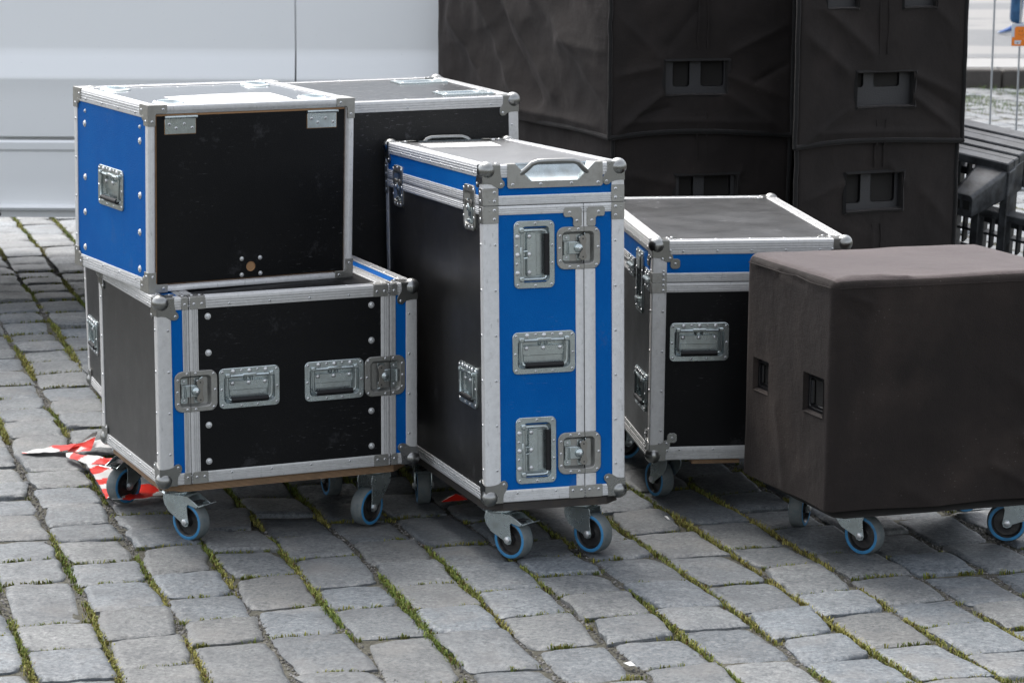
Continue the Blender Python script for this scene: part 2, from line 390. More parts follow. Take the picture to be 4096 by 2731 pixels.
def case_frame(parent, w, d, h, wx, mat, skip=(), pitch=.105, top_seams=()):
    """twelve mitred edge extrusions as one riveted frame part"""
    m = MB(); W3 = wx
    E = [('FL', (0, 0, 0), (0, 0, h), (0, -1, 0), (-1, 0, 0)), ('FR', (w, 0, 0), (w, 0, h), (0, -1, 0), (1, 0, 0)), ('KL', (0, d, 0), (0, d, h), (0, 1, 0), (-1, 0, 0)), ('KR', (w, d, 0), (w, d, h), (0, 1, 0), (1, 0, 0)),
         ('TF', (0, 0, h), (w, 0, h), (0, -1, 0), (0, 0, 1)), ('TK', (0, d, h), (w, d, h), (0, 1, 0), (0, 0, 1)), ('BF', (0, 0, 0), (w, 0, 0), (0, -1, 0), (0, 0, -1)), ('BK', (0, d, 0), (w, d, 0), (0, 1, 0), (0, 0, -1)),
         ('TL', (0, 0, h), (0, d, h), (-1, 0, 0), (0, 0, 1)), ('TR', (w, 0, h), (w, d, h), (1, 0, 0), (0, 0, 1)), ('BL', (0, 0, 0), (0, d, 0), (-1, 0, 0), (0, 0, -1)), ('BR', (w, 0, 0), (w, d, 0), (1, 0, 0), (0, 0, -1))]
    for nme, p0, p1, n1, n2 in E:
        if nme in skip: continue
        v = W3.get(nme, W3['*']); vert = nme[0] in 'FK'
        ww = v if isinstance(v, tuple) else (v, v); o = W3['*'] if not isinstance(W3['*'], tuple) else W3['*'][0]
        k = o / ww[0]
        corner_extrusion(m, p0, p1, n1, n2, ww[0], ww[1], k, k, mat, True, not vert, not vert)
        # rivets along both faces
        a, b = Vector(p0), Vector(p1); L = (b - a).length; A = (b - a).normalized(); nr = max(1, round((L - .16) / pitch))
        for side, (N, In) in enumerate(((Vector(n1), -Vector(n2)), (Vector(n2), -Vector(n1)))):
            if N.z < -.5: continue
            wd = ww[side]
            for i in range(nr + 1):
                q = a + A * (.08 + (L - .16) * i / nr) + In * (wd - .0085)
                M = Matrix.Translation(q) @ N.to_track_quat('Z', 'Y').to_matrix().to_4x4()
                rivet(m, M, 0, 0, 0, .0038)
    return m.build('edge_extrusions', parent)

def caster(parent, px, py, zb, zg, ang, brake=False, dist=.040, dirty=False):
    """swivel caster: pivot at px,py under board bottom zb; ground at zg (case space); ang = trail direction"""
    FM = ZINC; r = .050; ax = zg + r + .0005
    M = Matrix.Translation((px, py, 0)) @ Matrix.Rotation(ang, 4, 'Z')
    c = MB(); c.box(-.050, .050, -.042, .042, zb - .004, zb, FM, Matrix.Translation((px, py, 0)), .004)
    c.lathe([(.030, zb - .014), (.034, zb - .010), (.034, zb - .004)], FM, Matrix.Translation((px, py, 0)), 20)
    C = c.build('caster', parent)
    f = MB(); top = zb - .0125
    side = [(-.030, top), (-.0335, top - .014), (-.030, top - .030), (-.014, top - .048), (.026, ax - .002), (.031, ax - .0095), (dist, ax - .0125), (dist + .009, ax - .0095), (dist + .012, ax), (dist + .008, ax + .020), (dist + .007, top - .026), (dist + .010, top - .018), (.046, top)]
    if brake: side = side[:-2] + [(dist + .011, top - .021), (.080, top - .026), (.086, top - .020), (.050, top)]
    for s in (-1, 1):
        MM = M @ Matrix.Translation((0, s * .0225, 0)) @ Matrix.Rotation(R(90), 4, 'X')
        f.prism(side, -.0014, .0014, FM, MM, .0005, True)
        f.lathe([(.0085, 0.0), (.0085, .0045), (.0060, .0060)], RIVET, M @ Matrix.Translation((dist, s * .0235, ax)) @ Matrix.Rotation(R(-90 * s), 4, 'X'), 6)
    f.box(-.031, .040, -.0235, .0235, top - .0015, top + .0015, FM, M, .002)
    f.tube([(dist, -.024, ax), (dist, .024, ax)], .005, FM, M, 8)
    f.build('caster_fork', C)
    if brake:
        b = MB(); PR = [(.040, top - .006), (.060, top - .013), (.084, top - .020), (.104, top - .013), (.106, top - .0145), (.086, top - .0235), (.060, top - .016), (.040, top - .009)]
        b.prism([(x, z) for x, z in PR][::-1], -.0225, .0225, FM, M @ Matrix.Rotation(R(90), 4, 'X'))
        b.box(.060, .078, -.012, .012, top - .0145, top - .012, HOLE, M @ Matrix.Translation((0, 0, .000)) )
        b.build('brake_pedal', C)
    w = MB(); MW = M @ Matrix.Translation((dist, 0, ax)) @ Matrix.Rotation(R(90), 4, 'X')
    w.lathe([(.0465, -.0175), (.0490, -.0140), (.0500, -.008), (.0500, .008), (.0490, .0140), (.0465, .0175)], TYRE, MW, 40, False)
    for s in (-1, 1):
        w.lathe([(.0465, s * .0175), (.0445, s * .0183), (.0395, s * .0183), (.0385, s * .0170)][::s], TYREB, MW, 40, False)
        w.lathe([(.0385, s * .0172), (.0370, s * .0176), (.0355, s * .0165), (.0330, s * .0080), (.0200, s * .0070), (.0140, s * .0090), (.0130, s * .0175), (.002, s * .0178)][::s], RIM, MW, 32, False)
    w.build('wheel', C)
    return C
HANDLE = handle_proto(); LATCH = latch_proto(); LATCHR = latch_proto(.0135)
protos = [HANDLE, LATCH, LATCHR]
def put(proto, parent, M, u, v, rot=0, n=0.0, sx=1.0):
    return dupe(proto, parent, M @ Matrix.Translation((u, v, n)) @ Matrix.Rotation(R(rot), 4, 'Z') @ Matrix.Scale(sx, 4, (1, 0, 0)))
def hcut(u, v, rot=0):      # the hole a handle needs in its panel
    return (u - .064, u + .064, v - .0355, v + .0305) if rot % 180 == 0 else (u - .030, u + .0355, v - .064, v + .064) if rot == 90 else (u - .0355, u + .0305, v - .064, v + .064)
def core(parent, w, d, h, back=True):
    m = MB(); i = .017; m.box(i, w - i, i, d - i, i, h - i, DARKIN); m.build('added_dark_core', parent)  # unseen dark box, added to block light inside the hollow shell
def rivet_part(parent, M, u, v, r=.0058, n=PD):
    m = MB(); m.lathe([(r * 1.45, 0), (r * 1.4, .0008), (r, .0010), (r * .9, .0028), (r * .45, .0036), (r * .3, .0028)], RIVET, None, 14)
    return m.build('rivet', parent, mw=M @ Matrix.Translation((u, v, n)))
def board(parent, w, d, z0, z1, mat, i=.012, ch=.05):
    m = MB(); p = [(i + ch, i), (w - i - ch, i), (w - i, i + ch), (w - i, d - i - ch), (w - i - ch, d - i), (i + ch, d - i), (i, d - i - ch), (i, i + ch)]
    m.prism(p, z0, z1, mat, None, .001); return m.build('caster_board', parent)

# ================================================================ ground
AX = Vector((.96, .28)); AT = Vector((-.28, .96))          # across and along the stone rows
def build_ground():
    m = MB()
    xs = [-400, -60, -20, -8] + [-5 + .25 * i for i in range(53)] + [9, 14, 30, 80, 400]
    ys = [-300, -40, -5, 2] + [3 + .25 * i for i in range(78)] + [24, 30, 45, 70, 120, 800]
    v = []
    for y in ys:
        for x in xs: v.append((x, y, (-.0095 if 4 < y < 20.9 else -.020) + ground_z(x, y)))
    n = len(xs); f = [(j * n + i, j * n + i + 1, (j + 1) * n + i + 1, (j + 1) * n + i) for j in range(len(ys) - 1) for i in range(n - 1)]
    M = NM('joint_soil')
    a = M.noise(60, 5, .7); col = M.ramp(a, [(.3, (.022, .020, .014, 1)), (.5, (.055, .052, .036, 1)), (.62, (.085, .082, .066, 1)), (.7, (.16, .155, .14, 1))])
    far = M.ramp(M.noise(7, 4, .6), [(.35, (.09, .09, .088, 1)), (.65, (.14, .138, .135, 1))])
    sep = M.n.new('ShaderNodeSeparateXYZ'); M.link(M.co, sep.inputs[0])
    fy = M.math('GREATER_THAN', sep.outputs[1], 20.9)
    mat = M.set(M.mix(fy, col, far), .9, 0, M.bump(a, .8, .012))
    m.add(v, f, mat); o = m.build('ground', smooth=0); o['kind'] = 'structure'
STONE = NM('granite_sett')
def stone_mat():
    n = STONE; t = n.attr('tone'); hue = n.attr('hue')
    base = n.mix(hue.outputs['Fac'], (.103, .120, .134, 1), (.118, .123, .121, 1))
    grain = n.noise(115, 5, .8, n.map((.8, .8, 1), (0, 0, R(16))))
    blot = n.noise(9, 5, .65)
    base = n.mix(n.ramp(grain, [(.36, .9), (.49, .0), (.66, 0.)]), base, (.026, .028, .031, 1))
    base = n.mix(n.ramp(grain, [(.52, 0.), (.66, .8)]), base, (.235, .235, .232, 1))
    base = n.mix(n.ramp(blot, [(.42, .0), (.70, .60)]), base, (.052, .056, .062, 1))
    base = n.mix(n.ramp(n.noise(5, 4, .6), [(.52, 0.), (.72, .45)]), base, (.165, .158, .148, 1))
    m = n.n.new('ShaderNodeMix'); m.data_type = 'RGBA'; m.blend_type = 'MULTIPLY'; m.inputs[0].default_value = 1
    n.link(base, m.inputs[6]); n.link(t.outputs['Color'], m.inputs[7])
    h = n.math('ADD', n.math('MULTIPLY', grain, .35), n.noise(34, 5, .65))
    n.set(m.outputs[2], n.math('ADD', n.math('MULTIPLY', blot, .3), .42), 0, n.bump(h, .55, .006), .4)
stone_mat()
STONES = []
def build_paving():
    m = MB(); tones = []; hues = []; rnd = random.Random(11)
    k0 = -40
    for k in range(k0, 62):
        s0 = .681 + .177 * k
        t = 3.6 + rnd.uniform(0, .2)
        while t < 21.6:
            L = rnd.choice([.18, .20, .215, .23, .25, .27]) * rnd.uniform(.94, 1.06)
            if rnd.random() < .08: L *= 1.45
            cs, ct = s0 + .0885, t + L / 2
            x, y = (AX * cs + AT * ct); t += L
            wmin = -.20 * y - 1.1; wmax = .20 * y + 1.2
            if x < wmin or x > wmax or y < 4.2 or y > 21.0: continue
            if y > 13.2 and x < .5: continue
            gap = rnd.uniform(.0012, .0042)
            hw, hl = (.177 - rnd.uniform(.009, .021)) / 2, L / 2 - gap
            wob = noise.noise(Vector((k * 3.1, ct * 1.3, 0))) * .012
            near = y < 8.2; N = 12 if near else (6 if y < 14 else 3)
            sh = rnd.uniform(-.0055, .0055); tx, ty = rnd.gauss(0, .010), rnd.gauss(0, .012)
            seed = Vector((k * 7.7, ct * 5.1, 3)); rc = [rnd.choice([.03, .06, .12, .30]) for _ in range(4)]
            skw = rnd.gauss(0, .006); crown = rnd.uniform(.0005, .003)
            vs = []; ring = []
            for j in range(N + 1):
                for i in range(N + 1):
                    u, v = -1 + 2 * i / N, -1 + 2 * j / N
                    # densify towards the edge
                    u = math.copysign(abs(u) ** .6, u); v = math.copysign(abs(v) ** .6, v)
                    c = rc[(u > 0) + 2 * (v > 0)]
                    e = abs(u * v) ** 2.2
                    uu, vv = u * (1 - c * .36 * e), v * (1 - c * .36 * e)
                    a = uu * hw + skw * vv; b = vv * hl + skw * .8 * uu
                    ed = max(abs(u), abs(v))
                    jit = noise.noise(seed + Vector((u * 1.7, v * 1.7, 0)))
                    if ed > .7: a += jit * .007 + noise.noise(seed + Vector((u * 6, v * 6, 2))) * .003; b += noise.noise(seed + Vector((v * 2.1, u * 2.1, 9))) * .006 + noise.noise(seed + Vector((v * 7, u * 7, 9))) * .003
                    z = -crown * (u * u + v * v) * .5 - .0055 * max(0, ed - .91) ** 1.6 / .0212 + jit * .0026 + noise.noise(seed + Vector((u * 5, v * 5, 5))) * .0009 + a * tx + b * ty + sh
                    P = AX * (cs + a + wob) + AT * (ct + b); gz = ground_z(P.x, P.y)
                    vs.append((P.x, P.y, z + gz))
            f = [(j * (N + 1) + i, j * (N + 1) + i + 1, (j + 1) * (N + 1) + i + 1, (j + 1) * (N + 1) + i) for j in range(N) for i in range(N)]
            per = [i for i in range(N + 1)] + [j * (N + 1) + N for j in range(1, N + 1)] + [N * (N + 1) + i for i in range(N - 1, -1, -1)] + [j * (N + 1) for j in range(N - 1, 0, -1)]
            b0 = len(vs); cx, cy = AX * (cs + wob) + AT * ct
            for q in per: X, Y, Z = vs[q]; vs.append((X + (X - cx) * .02, Y + (Y - cy) * .02, Z - .035))
            P_ = len(per)
            for q in range(P_): r = (q + 1) % P_; f.append((per[r], per[q], b0 + q, b0 + r))
            m.add(vs, f, STONE.m)
            g = rnd.gauss(1, .10) * (1 + .25 * noise.noise(Vector((x * .9, y * .9, 0)))); far = 1.0 + max(0, min(1, (y - 9) / 8)) * .05; g = max(.62, min(1.3, g)) * far; hb = rnd.random() ** 1.3
            tones += [g] * len(vs); hues += [hb] * len(vs)
            STONES.append((cs, ct, hw, hl))
    o = m.build('cobblestone_paving', smooth=50); o['kind'] = 'structure'
    me = o.data; a = me.attributes.new('tone', 'FLOAT_COLOR', 'POINT'); a.data.foreach_set('color', [c for g in tones for c in (g, g, g, 1)])
    b = me.attributes.new('hue', 'FLOAT', 'POINT'); b.data.foreach_set('value', hues)
build_ground(); build_paving()

def build_moss():
    """grass and moss in the joints, gravel between"""
    rnd = random.Random(5); m = MB(); gm = MB()
    cols = []
    A = NM('joint_grass'); at = A.attr('tint'); A.set(at.outputs['Color'], .75, 0, None, .2)
    def blade(x, y, z, h, c):
        a = rnd.uniform(0, 6.28); ln = rnd.uniform(.2, 1.1) * h; w = rnd.uniform(.0010, .0021)
        dx, dy = math.cos(a), math.sin(a); px, py = -dy * w, dx * w
        v = [(x - px, y - py, z), (x + px, y + py, z), (x + dx * ln * .5 + px * .7, y + dy * ln * .5 + py * .7, z + h * .75), (x + dx * ln * .5 - px * .7, y + dy * ln * .5 - py * .7, z + h * .75), (x + dx * ln, y + dy * ln, z + h * rnd.uniform(.75, 1.05))]
        m.add(v, [(0, 1, 2, 3), (3, 2, 4)], A.m); cols.extend([c] * 5)
    def tuft(cs, ct, dens, spread_s, spread_t, hscale):
        P = AX * cs + AT * ct; q = noise.noise(Vector((P.x * 2.2, P.y * 2.2, 4)))
        for _ in range(dens):
            a, b = cs + rnd.gauss(0, spread_s), ct + rnd.uniform(-spread_t, spread_t)
            p = AX * a + AT * b; yel = max(0, min(1, .50 + q * .9 + rnd.gauss(0, .22)))
            g = (.105, .15, .028); yb = (.26, .23, .068); br = (.085, .048, .02)
            c = [g[i] * (1 - yel) + yb[i] * yel for i in range(3)]
            if rnd.random() < .10: c = list(br)
            k = rnd.uniform(.6, 1.35); c = (c[0] * k, c[1] * k, c[2] * k, 1)
            blade(p.x, p.y, ground_z(p.x, p.y) - .0095, rnd.uniform(.008, .017) * hscale, c)
    PEB = NM('gravel'); PEB.set(PEB.ramp(PEB.noise(40, 2), [(.35, (.03, .028, .026, 1)), (.5, (.09, .086, .082, 1)), (.65, (.22, .21, .2, 1))]), .8)
    def pebble(x, y, z, r):
        base = [(1, 0, 0), (-1, 0, 0), (0, 1, 0), (0, -1, 0), (0, 0, 1), (0, 0, -1)]
        v = [(x + a * r * rnd.uniform(.6, 1.3), y + b * r * rnd.uniform(.6, 1.3), z + c * r * rnd.uniform(.5, .9)) for a, b, c in base]
        gm.add(v, [(0, 2, 4), (2, 1, 4), (1, 3, 4), (3, 0, 4), (2, 0, 5), (1, 2, 5), (3, 1, 5), (0, 3, 5)], PEB.m)
    for k in range(-12, 40):
        s0 = .681 + .177 * k; t = 4.3
        while t < 14:
            t += .016; P = AX * s0 + AT * t; x, y = P
            if y < 4.7 or y > 13.3 or x < -.2 * y - .55 or x > .2 * y + .7: continue
            d = noise.noise(Vector((x * 2.6, y * 1.6, k * .37))) + .35 * noise.noise(Vector((x * 9, y * 9, 2)))
            wob = noise.noise(Vector((k * 3.1, t * 1.3, 0))) * .012
            if d > -.10:
                n = int((12 + 22 * max(0, d)) * (1 if y < 9 else .8)); tuft(s0 + wob, t, n, .0045 + .0048 * max(0, d), .011, .75 + .5 * max(0, d))
            else:
                for _ in range(4):
                    a = s0 + wob + rnd.gauss(0, .008); p = AX * a + AT * (t + rnd.uniform(-.008, .008)); pebble(p.x, p.y, ground_z(p.x, p.y) - .008, rnd.uniform(.0016, .0048))
    for cs, ct, hw, hl in STONES:
        P = AX * cs + AT * ct
        if P.y > 11: continue
        d = noise.noise(Vector((P.x * 3.1, P.y * 3.1, 7)))
        if d > -.22:
            for i in range(16):
                u = rnd.uniform(-1, 1)
                if noise.noise(Vector((P.x * 5 + u, P.y * 5, 1))) > -.15: 
                    for _ in range(5):
                        a, b = cs + u * hw + rnd.gauss(0, .006), ct + hl + .0025 + rnd.gauss(0, .0025); p = AX * a + AT * b
                        yel = rnd.random(); c = (.07 + .09 * yel, .11 + .03 * yel, .022, 1); kk = rnd.uniform(.6, 1.3)
                        blade(p.x, p.y, ground_z(p.x, p.y) - .0095, rnd.uniform(.007, .015), (c[0] * kk, c[1] * kk, c[2] * kk, 1))
    # grass patches beyond, by the kerb
    for _ in range(5200):
        x = rnd.gauss(3.75, .55); y = rnd.gauss(19.9, .65)
        if noise.noise(Vector((x * 2.5, y * .8, 0))) > -.12: blade(x, y, -.015, rnd.uniform(.02, .05), (.08 * rnd.uniform(.7, 1.3), .12, .03, 1))
    o = m.build('joint_grass', smooth=0); tag(o, 'green and yellow moss and grass growing in the joints of the cobbles', 'grass', kind='stuff')
    a = o.data.attributes.new('tint', 'FLOAT_COLOR', 'POINT'); a.data.foreach_set('color', [x for c in cols for x in c])
    g = gm.build('joint_gravel', smooth=0); tag(g, 'grey gravel filling the bare joints between the cobbles', 'gravel', kind='stuff')
build_moss()

# far pavement: kerb and mosaic
def far_pavement():
    K = NM('dark_kerb_stone'); K.set(K.mix(K.noise(8, 4), (.035, .031, .028, 1), (.07, .063, .056, 1)), .8, 0, K.bump(K.noise(30, 4), .5, .01))
    m = MB(); x = -6.0; rnd = random.Random(3)
    while x < 14:
        L = rnd.uniform(.9, 1.15); m.box(x, x + L - .012, 21.15, 21.40, -.05, .135, K.m, None, .012); x += L
    o = m.build('kerb', smooth=30); o['kind'] = 'structure'
    S = NM('kerbside_slab'); S.set(S.mix(S.noise(4, 4), (.20, .20, .195, 1), (.25, .245, .24, 1)), .8)
    m = MB(); m.box(-6, 14, 21.402, 22.5, -.05, .138, S.m); o = m.build('kerbside_slabs', smooth=0); o['kind'] = 'structure'
    P = NM('mosaic_pavement')
    v = P.vor(14, 'DISTANCE_TO_EDGE'); cellr = P.n.new('ShaderNodeTexVoronoi'); cellr.inputs['Scale'].default_value = 14; P.link(P.co, cellr.inputs[0])
    wav = P.n.new('ShaderNodeTexWave'); wav.wave_type = 'BANDS'; wav.bands_direction = 'Y'; wav.inputs['Scale'].default_value = .24; wav.inputs['Distortion'].default_value = 9.0; wav.inputs['Detail'].default_value = 2.0; wav.inputs['Detail Scale'].default_value = .35
    P.link(P.map((.5, 1, 1)), wav.inputs[0])
    band = P.ramp(wav.outputs['Fac'], [(.70, 0.), (.76, 1.)])
    band = P.ramp(P.noise(.55, 2, .5, P.map((.5, 1.3, 1), (0, 0, R(-20)))), [(.52, 0.), (.56, 1.)]); col = P.mix(band, (.175, .172, .167, 1), (.095, .10, .105, 1)); col = P.mix(P.ramp(cellr.outputs['Color'], [(0, 0.), (1, .3)]), col, (.17, .17, .17, 1))
    P.set(col, .8)
    m = MB(); m.box(-30, 40, 22.504, 60, -.05, .142, P.m); o = m.build('mosaic_pavement', smooth=0); o['kind'] = 'structure'
far_pavement()

# ================================================================ flight cases
def zg(M, u, v):
    p = M @ Vector((u, v, 0)); Mi = M.inverted(); q = Mi @ Vector((p.x, p.y, ground_z(p.x, p.y))); return q.z
def add_caster(root, M, u, v, zb, wang, yaw, brake=False):
    a = wang - yaw; cu, cv = u + .04 * math.cos(a), v + .04 * math.sin(a)
    return caster(root, u, v, zb, zg(M, cu, cv), a, brake)
def corners_on(root, w, d, h, which=None, big=False, square=False):
    for k, (c, fs) in corner_sets(w, d, h).items():
        if which and k not in which: continue
        (square_corner(root, c, fs) if square else ball_corner(root, c, fs, big=big))
def tee_bracket(root, M, u, v, w, h, n=.0016, rivs=(), shape=None):
    m = MB(); m.prism(shape or rr(u, v, w, h, .004, 3), PD, n, PLATE, M, .0006)
    for a, b in rivs: rivet(m, M, a, b, n, .0042)
    return m.build('corner_bracket', root)

# ---- B : rack case under the blue one
w, d, h = .685, .547, .472; YB = .41677
MBm = case_matrix(-.86983, 6.30791, YB, .14846, .0159, .0047)
B = empty('flight_case', MBm, 'black rack case on castors with two blue stripes, directly under the small blue case', 'flight case', 'flight cases')
core(B, w, d, h); RAIL = Rails(B)
Fm, Lm, Tm = (face_matrix(k, w, d, h) for k in 'FLT')
wx = {'*': (.030, .030), 'FL': (.035, .030), 'FR': (.031, .030), 'KL': (.030, .028), 'KR': (.030, .030)}
case_frame(B, w, d, h, wx, ALUW, pitch=.103)
m = MB()
for u0, u1, hz in ((.064, .0795, 0), (.0805, .104, 0), (.586, .6095, 0), (.6105, .626, 0)):
    fl = u0 in (.064, .6105)
    for v0, v1 in ((.030, .1845), (.2865, .442)): RAIL(Fm, u0, u1, v0, v1, False, ALUW, 0, True, fl)
    RAIL(Tm, u0, u1, .030, d - .030, False, ALUW, 0, True, fl)
for u0, u1, mt in ((.035, .064, BLUE), (.104, .586, BLACK), (.626, .654, BLUE)):
    p = MB(); hs_ = [(.050, .141, .196, .275), (.5505, .6415, .196, .275), hcut(.234, .2355), hcut(.459, .2355)]
    panel(p, Fm, u0, u1, .030, .442, mt, hs_); p.build('front_panel', B)
for u0, u1, mt in ((.030, .064, BLUE), (.104, .586, BLACK), (.626, .655, BLUE)):
    p = MB(); panel(p, Tm, u0, u1, .030, d - .030, mt); p.build('top_panel', B)
p = MB(); panel(p, Lm, .028, d - .030, .030, h - .030, SIDE); p.build('side_panel', B)
p = MB(); panel(p, face_matrix('R', w, d, h), .030, d - .030, .030, h - .030, BLACK); p.build('side_panel', B)
p = MB(); panel(p, face_matrix('K', w, d, h), .030, w - .030, .030, h - .030, BLACK); p.build('back_panel', B)
m = Gaps(B)
for u in (.080, .610):
    m.box(u - .0004, u + .0004, .001, .1845, -.004, -.0006, HOLE, Fm); m.box(u - .0004, u + .0004, .2865, h - .001, -.004, -.0006, HOLE, Fm)
    m.box(u - .0006, u + .0006, 0, .030, -.0005, .0019, HOLE, Fm); m.box(u - .0006, u + .0006, h - .030, h, -.0005, .0019, HOLE, Fm)
    m.box(u - .0006, u + .0006, .03, d - .03, -.004, -.0006, HOLE, Tm); m.box(u - .0006, u + .0006, 0, .03, -.0005, .0019, HOLE, Tm)
for c, cu in ((.070, (.070,)), (.1035, (.0935, .1135)), (.585, (.575, .595)), (.6215, (.6215,))):
    ww = .018 if len(cu) == 1 else .040
    for vv in (.0155, h - .0155): tee_bracket(B, Fm, c, vv, ww, .0305, .0016, [(x, vv + (.002 if vv < .1 else -.002)) for x in cu])
    tee_bracket(B, Tm, c, .0155, ww, .0305, .0016, [(x, .018) for x in cu])
for u, v in ((.1295, .421), (.1295, .3295), (.1275, .1465), (.1265, .054), (.5605, .421), (.5605, .330), (.5595, .147), (.5595, .055)): rivet_part(B, Fm, u, v)
put(HANDLE, B, Fm, .234, .2355); put(HANDLE, B, Fm, .459, .2355)
put(LATCH, B, Fm, .0955, .2355); put(LATCH, B, Fm, .596, .2355, 180)
corners_on(B, w, d, h)
board(B, w, d, -.021, -.002, PLY)
add_caster(B, MBm, .066, .066, -.021, R(-36), YB, True); add_caster(B, MBm, .600, .078, -.021, R(-124), YB)
add_caster(B, MBm, .072, .500, -.021, R(-128), YB, True); add_caster(B, MBm, .610, .48, -.021, R(-70), YB)

# ---- A : small blue case stacked on top
w, d, h = .567, .474, .4614; YA = .55008
MA = case_matrix(-.89758, 6.37348, YA, .62422, .02987, -.00562)
A = empty('flight_case', MA, 'small blue-sided case with hinged black flap and torn white sticker, on another case', 'flight case', 'flight cases')
Fm, Lm, Tm = (face_matrix(k, w, d, h) for k in 'FLT')
m = MB(); m.box(.03, w - .02, .045, d - .02, .02, h - .035, DARKIN); m.build('added_dark_core', A)  # added inner box, keeps light out of the hollow case
wx = {'*': (.030, .030), 'FL': (.016, .019), 'FR': (.015, .019), 'TF': (.0135, .024), 'BF': (.0135, .024), 'KL': (.030, .020), 'KR': (.03, .02), 'TL': (.032, .030), 'BL': (.032, .03)}
case_frame(A, w, d, h, wx, ALU, pitch=.10, skip=('FL', 'FR', 'TF', 'BF'))
m = MB()
for nme, p0, p1, n1, n2 in (('FL', (0, 0, .02), (0, 0, h - .02), (0, -1, 0), (-1, 0, 0)), ('FR', (w, 0, .02), (w, 0, h - .02), (0, -1, 0), (1, 0, 0)), ('TF', (.02, 0, h), (w - .02, 0, h), (0, -1, 0), (0, 0, 1)), ('BF', (.02, 0, 0), (w - .02, 0, 0), (0, -1, 0), (0, 0, -1))):
    corner_extrusion(m, p0, p1, n1, n2, wx[nme][0], wx[nme][1], 1, 1, ALU, False, False, False)
lip = ALU
r0 = [(.0155, .013, 0), (w - .0145, .013, 0), (w - .0145, h - .013, 0), (.0155, h - .013, 0)]
r1 = [(.0205, .0155, -.008), (w - .0195, .0155, -.008), (w - .0195, h - .0215, -.006), (.0205, h - .0215, -.006)]
r2 = [(x, y, -.030) for x, y, z in r1]
m.loft([r0, r1, r2], lip, Fm); m.build('door_frame', A)
u0, u1, v0, v1 = .0235, .5445, .0175, .4345
m = MB(); m.box(u0, u1, v0, v1 + .0045, -.022, -.0088, WOODT, Fm); DO = m.build('front_flap', A); m = MB()
hc = (.281, .0475); q = .0125
pn = -.0070; panel(m, Fm, u0 + .0012, u1 - .0012, v0 + .0012, v1, BLACK, [(hc[0] - q, hc[0] + q, hc[1] - q, hc[1] + q)], pn)
for a, b, c_, dd in ((u0 + .0012, v0 + .0012, u1 - .0012, v0 + .0012), (u1 - .0012, v0 + .0012, u1 - .0012, v1), (u1 - .0012, v1, u0 + .0012, v1), (u0 + .0012, v1, u0 + .0012, v0 + .0012)):
    m.add([(a, b, pn), (a, b, -.0088), (c_, dd, -.0088), (c_, dd, pn)], [(0, 1, 2, 3)], WOODT, Fm)
sq = []; ci = []
for i in range(32):
    a = 2 * math.pi * i / 32; cx, cy = math.cos(a), math.sin(a); k = q / max(abs(cx), abs(cy)); sq.append((hc[0] + cx * k, hc[1] + cy * k, pn)); ci.append((hc[0] + cx * .0125, hc[1] + cy * .0125, pn))
c2 = [(hc[0] + (x - hc[0]) * .92, hc[1] + (y - hc[1]) * .92, -.0085) for x, y, z in ci]; c3 = [(x, y, -.020) for x, y, z in c2]
m.loft([sq, ci], BLACK, Fm); m.loft([ci, c2], WOODT, Fm); m.loft([c2, c3], WOODT, Fm, False, False)
m.add([(x, y, -.0165) for x, y, z in c3], [tuple(range(32))], PLATE, Fm); m.lathe([(.003, -.016), (.003, -.014)], HOLE, Fm @ Matrix.Translation((hc[0] - .003, hc[1] - .004, 0)), 8)
m.build('flap_laminate', DO)
for cx in (.088, .4785):
    m = MB(); m.prism(rr(cx, .409, .082, .038, .001, 1), pn, pn + .0018, ZINC, Fm, .0004)
    m.prism(rr(cx, .409, .0845, .0405, .001, 1), pn - .0002, pn + .0004, WOODT, Fm)
    for i in range(3): m.tube([(cx - .043 + .0288 * i, .4315, -.0035), (cx - .0148 + .0288 * i, .4315, -.0035)], .0042, ZINC, Fm, 10)
    m.dome(0, 0, 0, .0045, .003, ZINC, Fm @ Matrix.Translation((cx + .0425, .4315, -.0035)) @ Matrix.Rotation(R(90), 4, 'Y'), 10)
    for a, b in ((-.030, .414), (-.012, .404), (.010, .414), (.031, .404)): rivet(m, Fm, cx + a, b, pn + .0018, .0046)
    m.build('hinge', A)
for u, v in ((.256, .068), (.307, .068), (.256, .027), (.308, .028)): rivet_part(A, Fm, u, v, .0040, pn)
lu = lambda y: d - y
p = MB(); panel(p, Lm, .020, d - .019, .032, h - .032, BLUE, [hcut(lu(.235), .2315)]); p.build('side_panel', A)
p = MB(); panel(p, face_matrix('R', w, d, h), .020, d - .020, .030, h - .030, BLUE); p.build('side_panel', A)
p = MB(); panel(p, face_matrix('K', w, d, h), .030, w - .030, .030, h - .030, BLACK); p.build('back_panel', A)
p = MB(); panel(p, face_matrix('B', w, d, h), .01, w - .01, .01, d - .01, BLACK); p.build('bottom_panel', A)
put(HANDLE, A, Lm, lu(.235), .2315)
for y, z in ((.408, .374), (.408, .236), (.410, .145), (.412, .053), (.057, .370), (.058, .235), (.060, .143), (.061, .051)): rivet_part(A, Lm, lu(y), z, .0062)
for y, z in ((.404, .407), (.056, .405)): rivet_part(A, Lm, lu(y), z, .0036)
dsh = [(.083, .400), (.083, .068), (.482, .400), (.482, .068)]
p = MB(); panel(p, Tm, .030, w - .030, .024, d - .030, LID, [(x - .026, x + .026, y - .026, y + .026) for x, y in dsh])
for x, y in dsh:
    sq = []; ci = []
    for i in range(32):
        a = 2 * math.pi * i / 32; cx, cy = math.cos(a), math.sin(a); k = .026 / max(abs(cx), abs(cy)); sq.append((x + cx * k, y + cy * k, PD)); ci.append((x + cx * .0255, y + cy * .0255, PD))
    p.loft([sq, ci], LID, Tm)
p.build('top_panel', A)
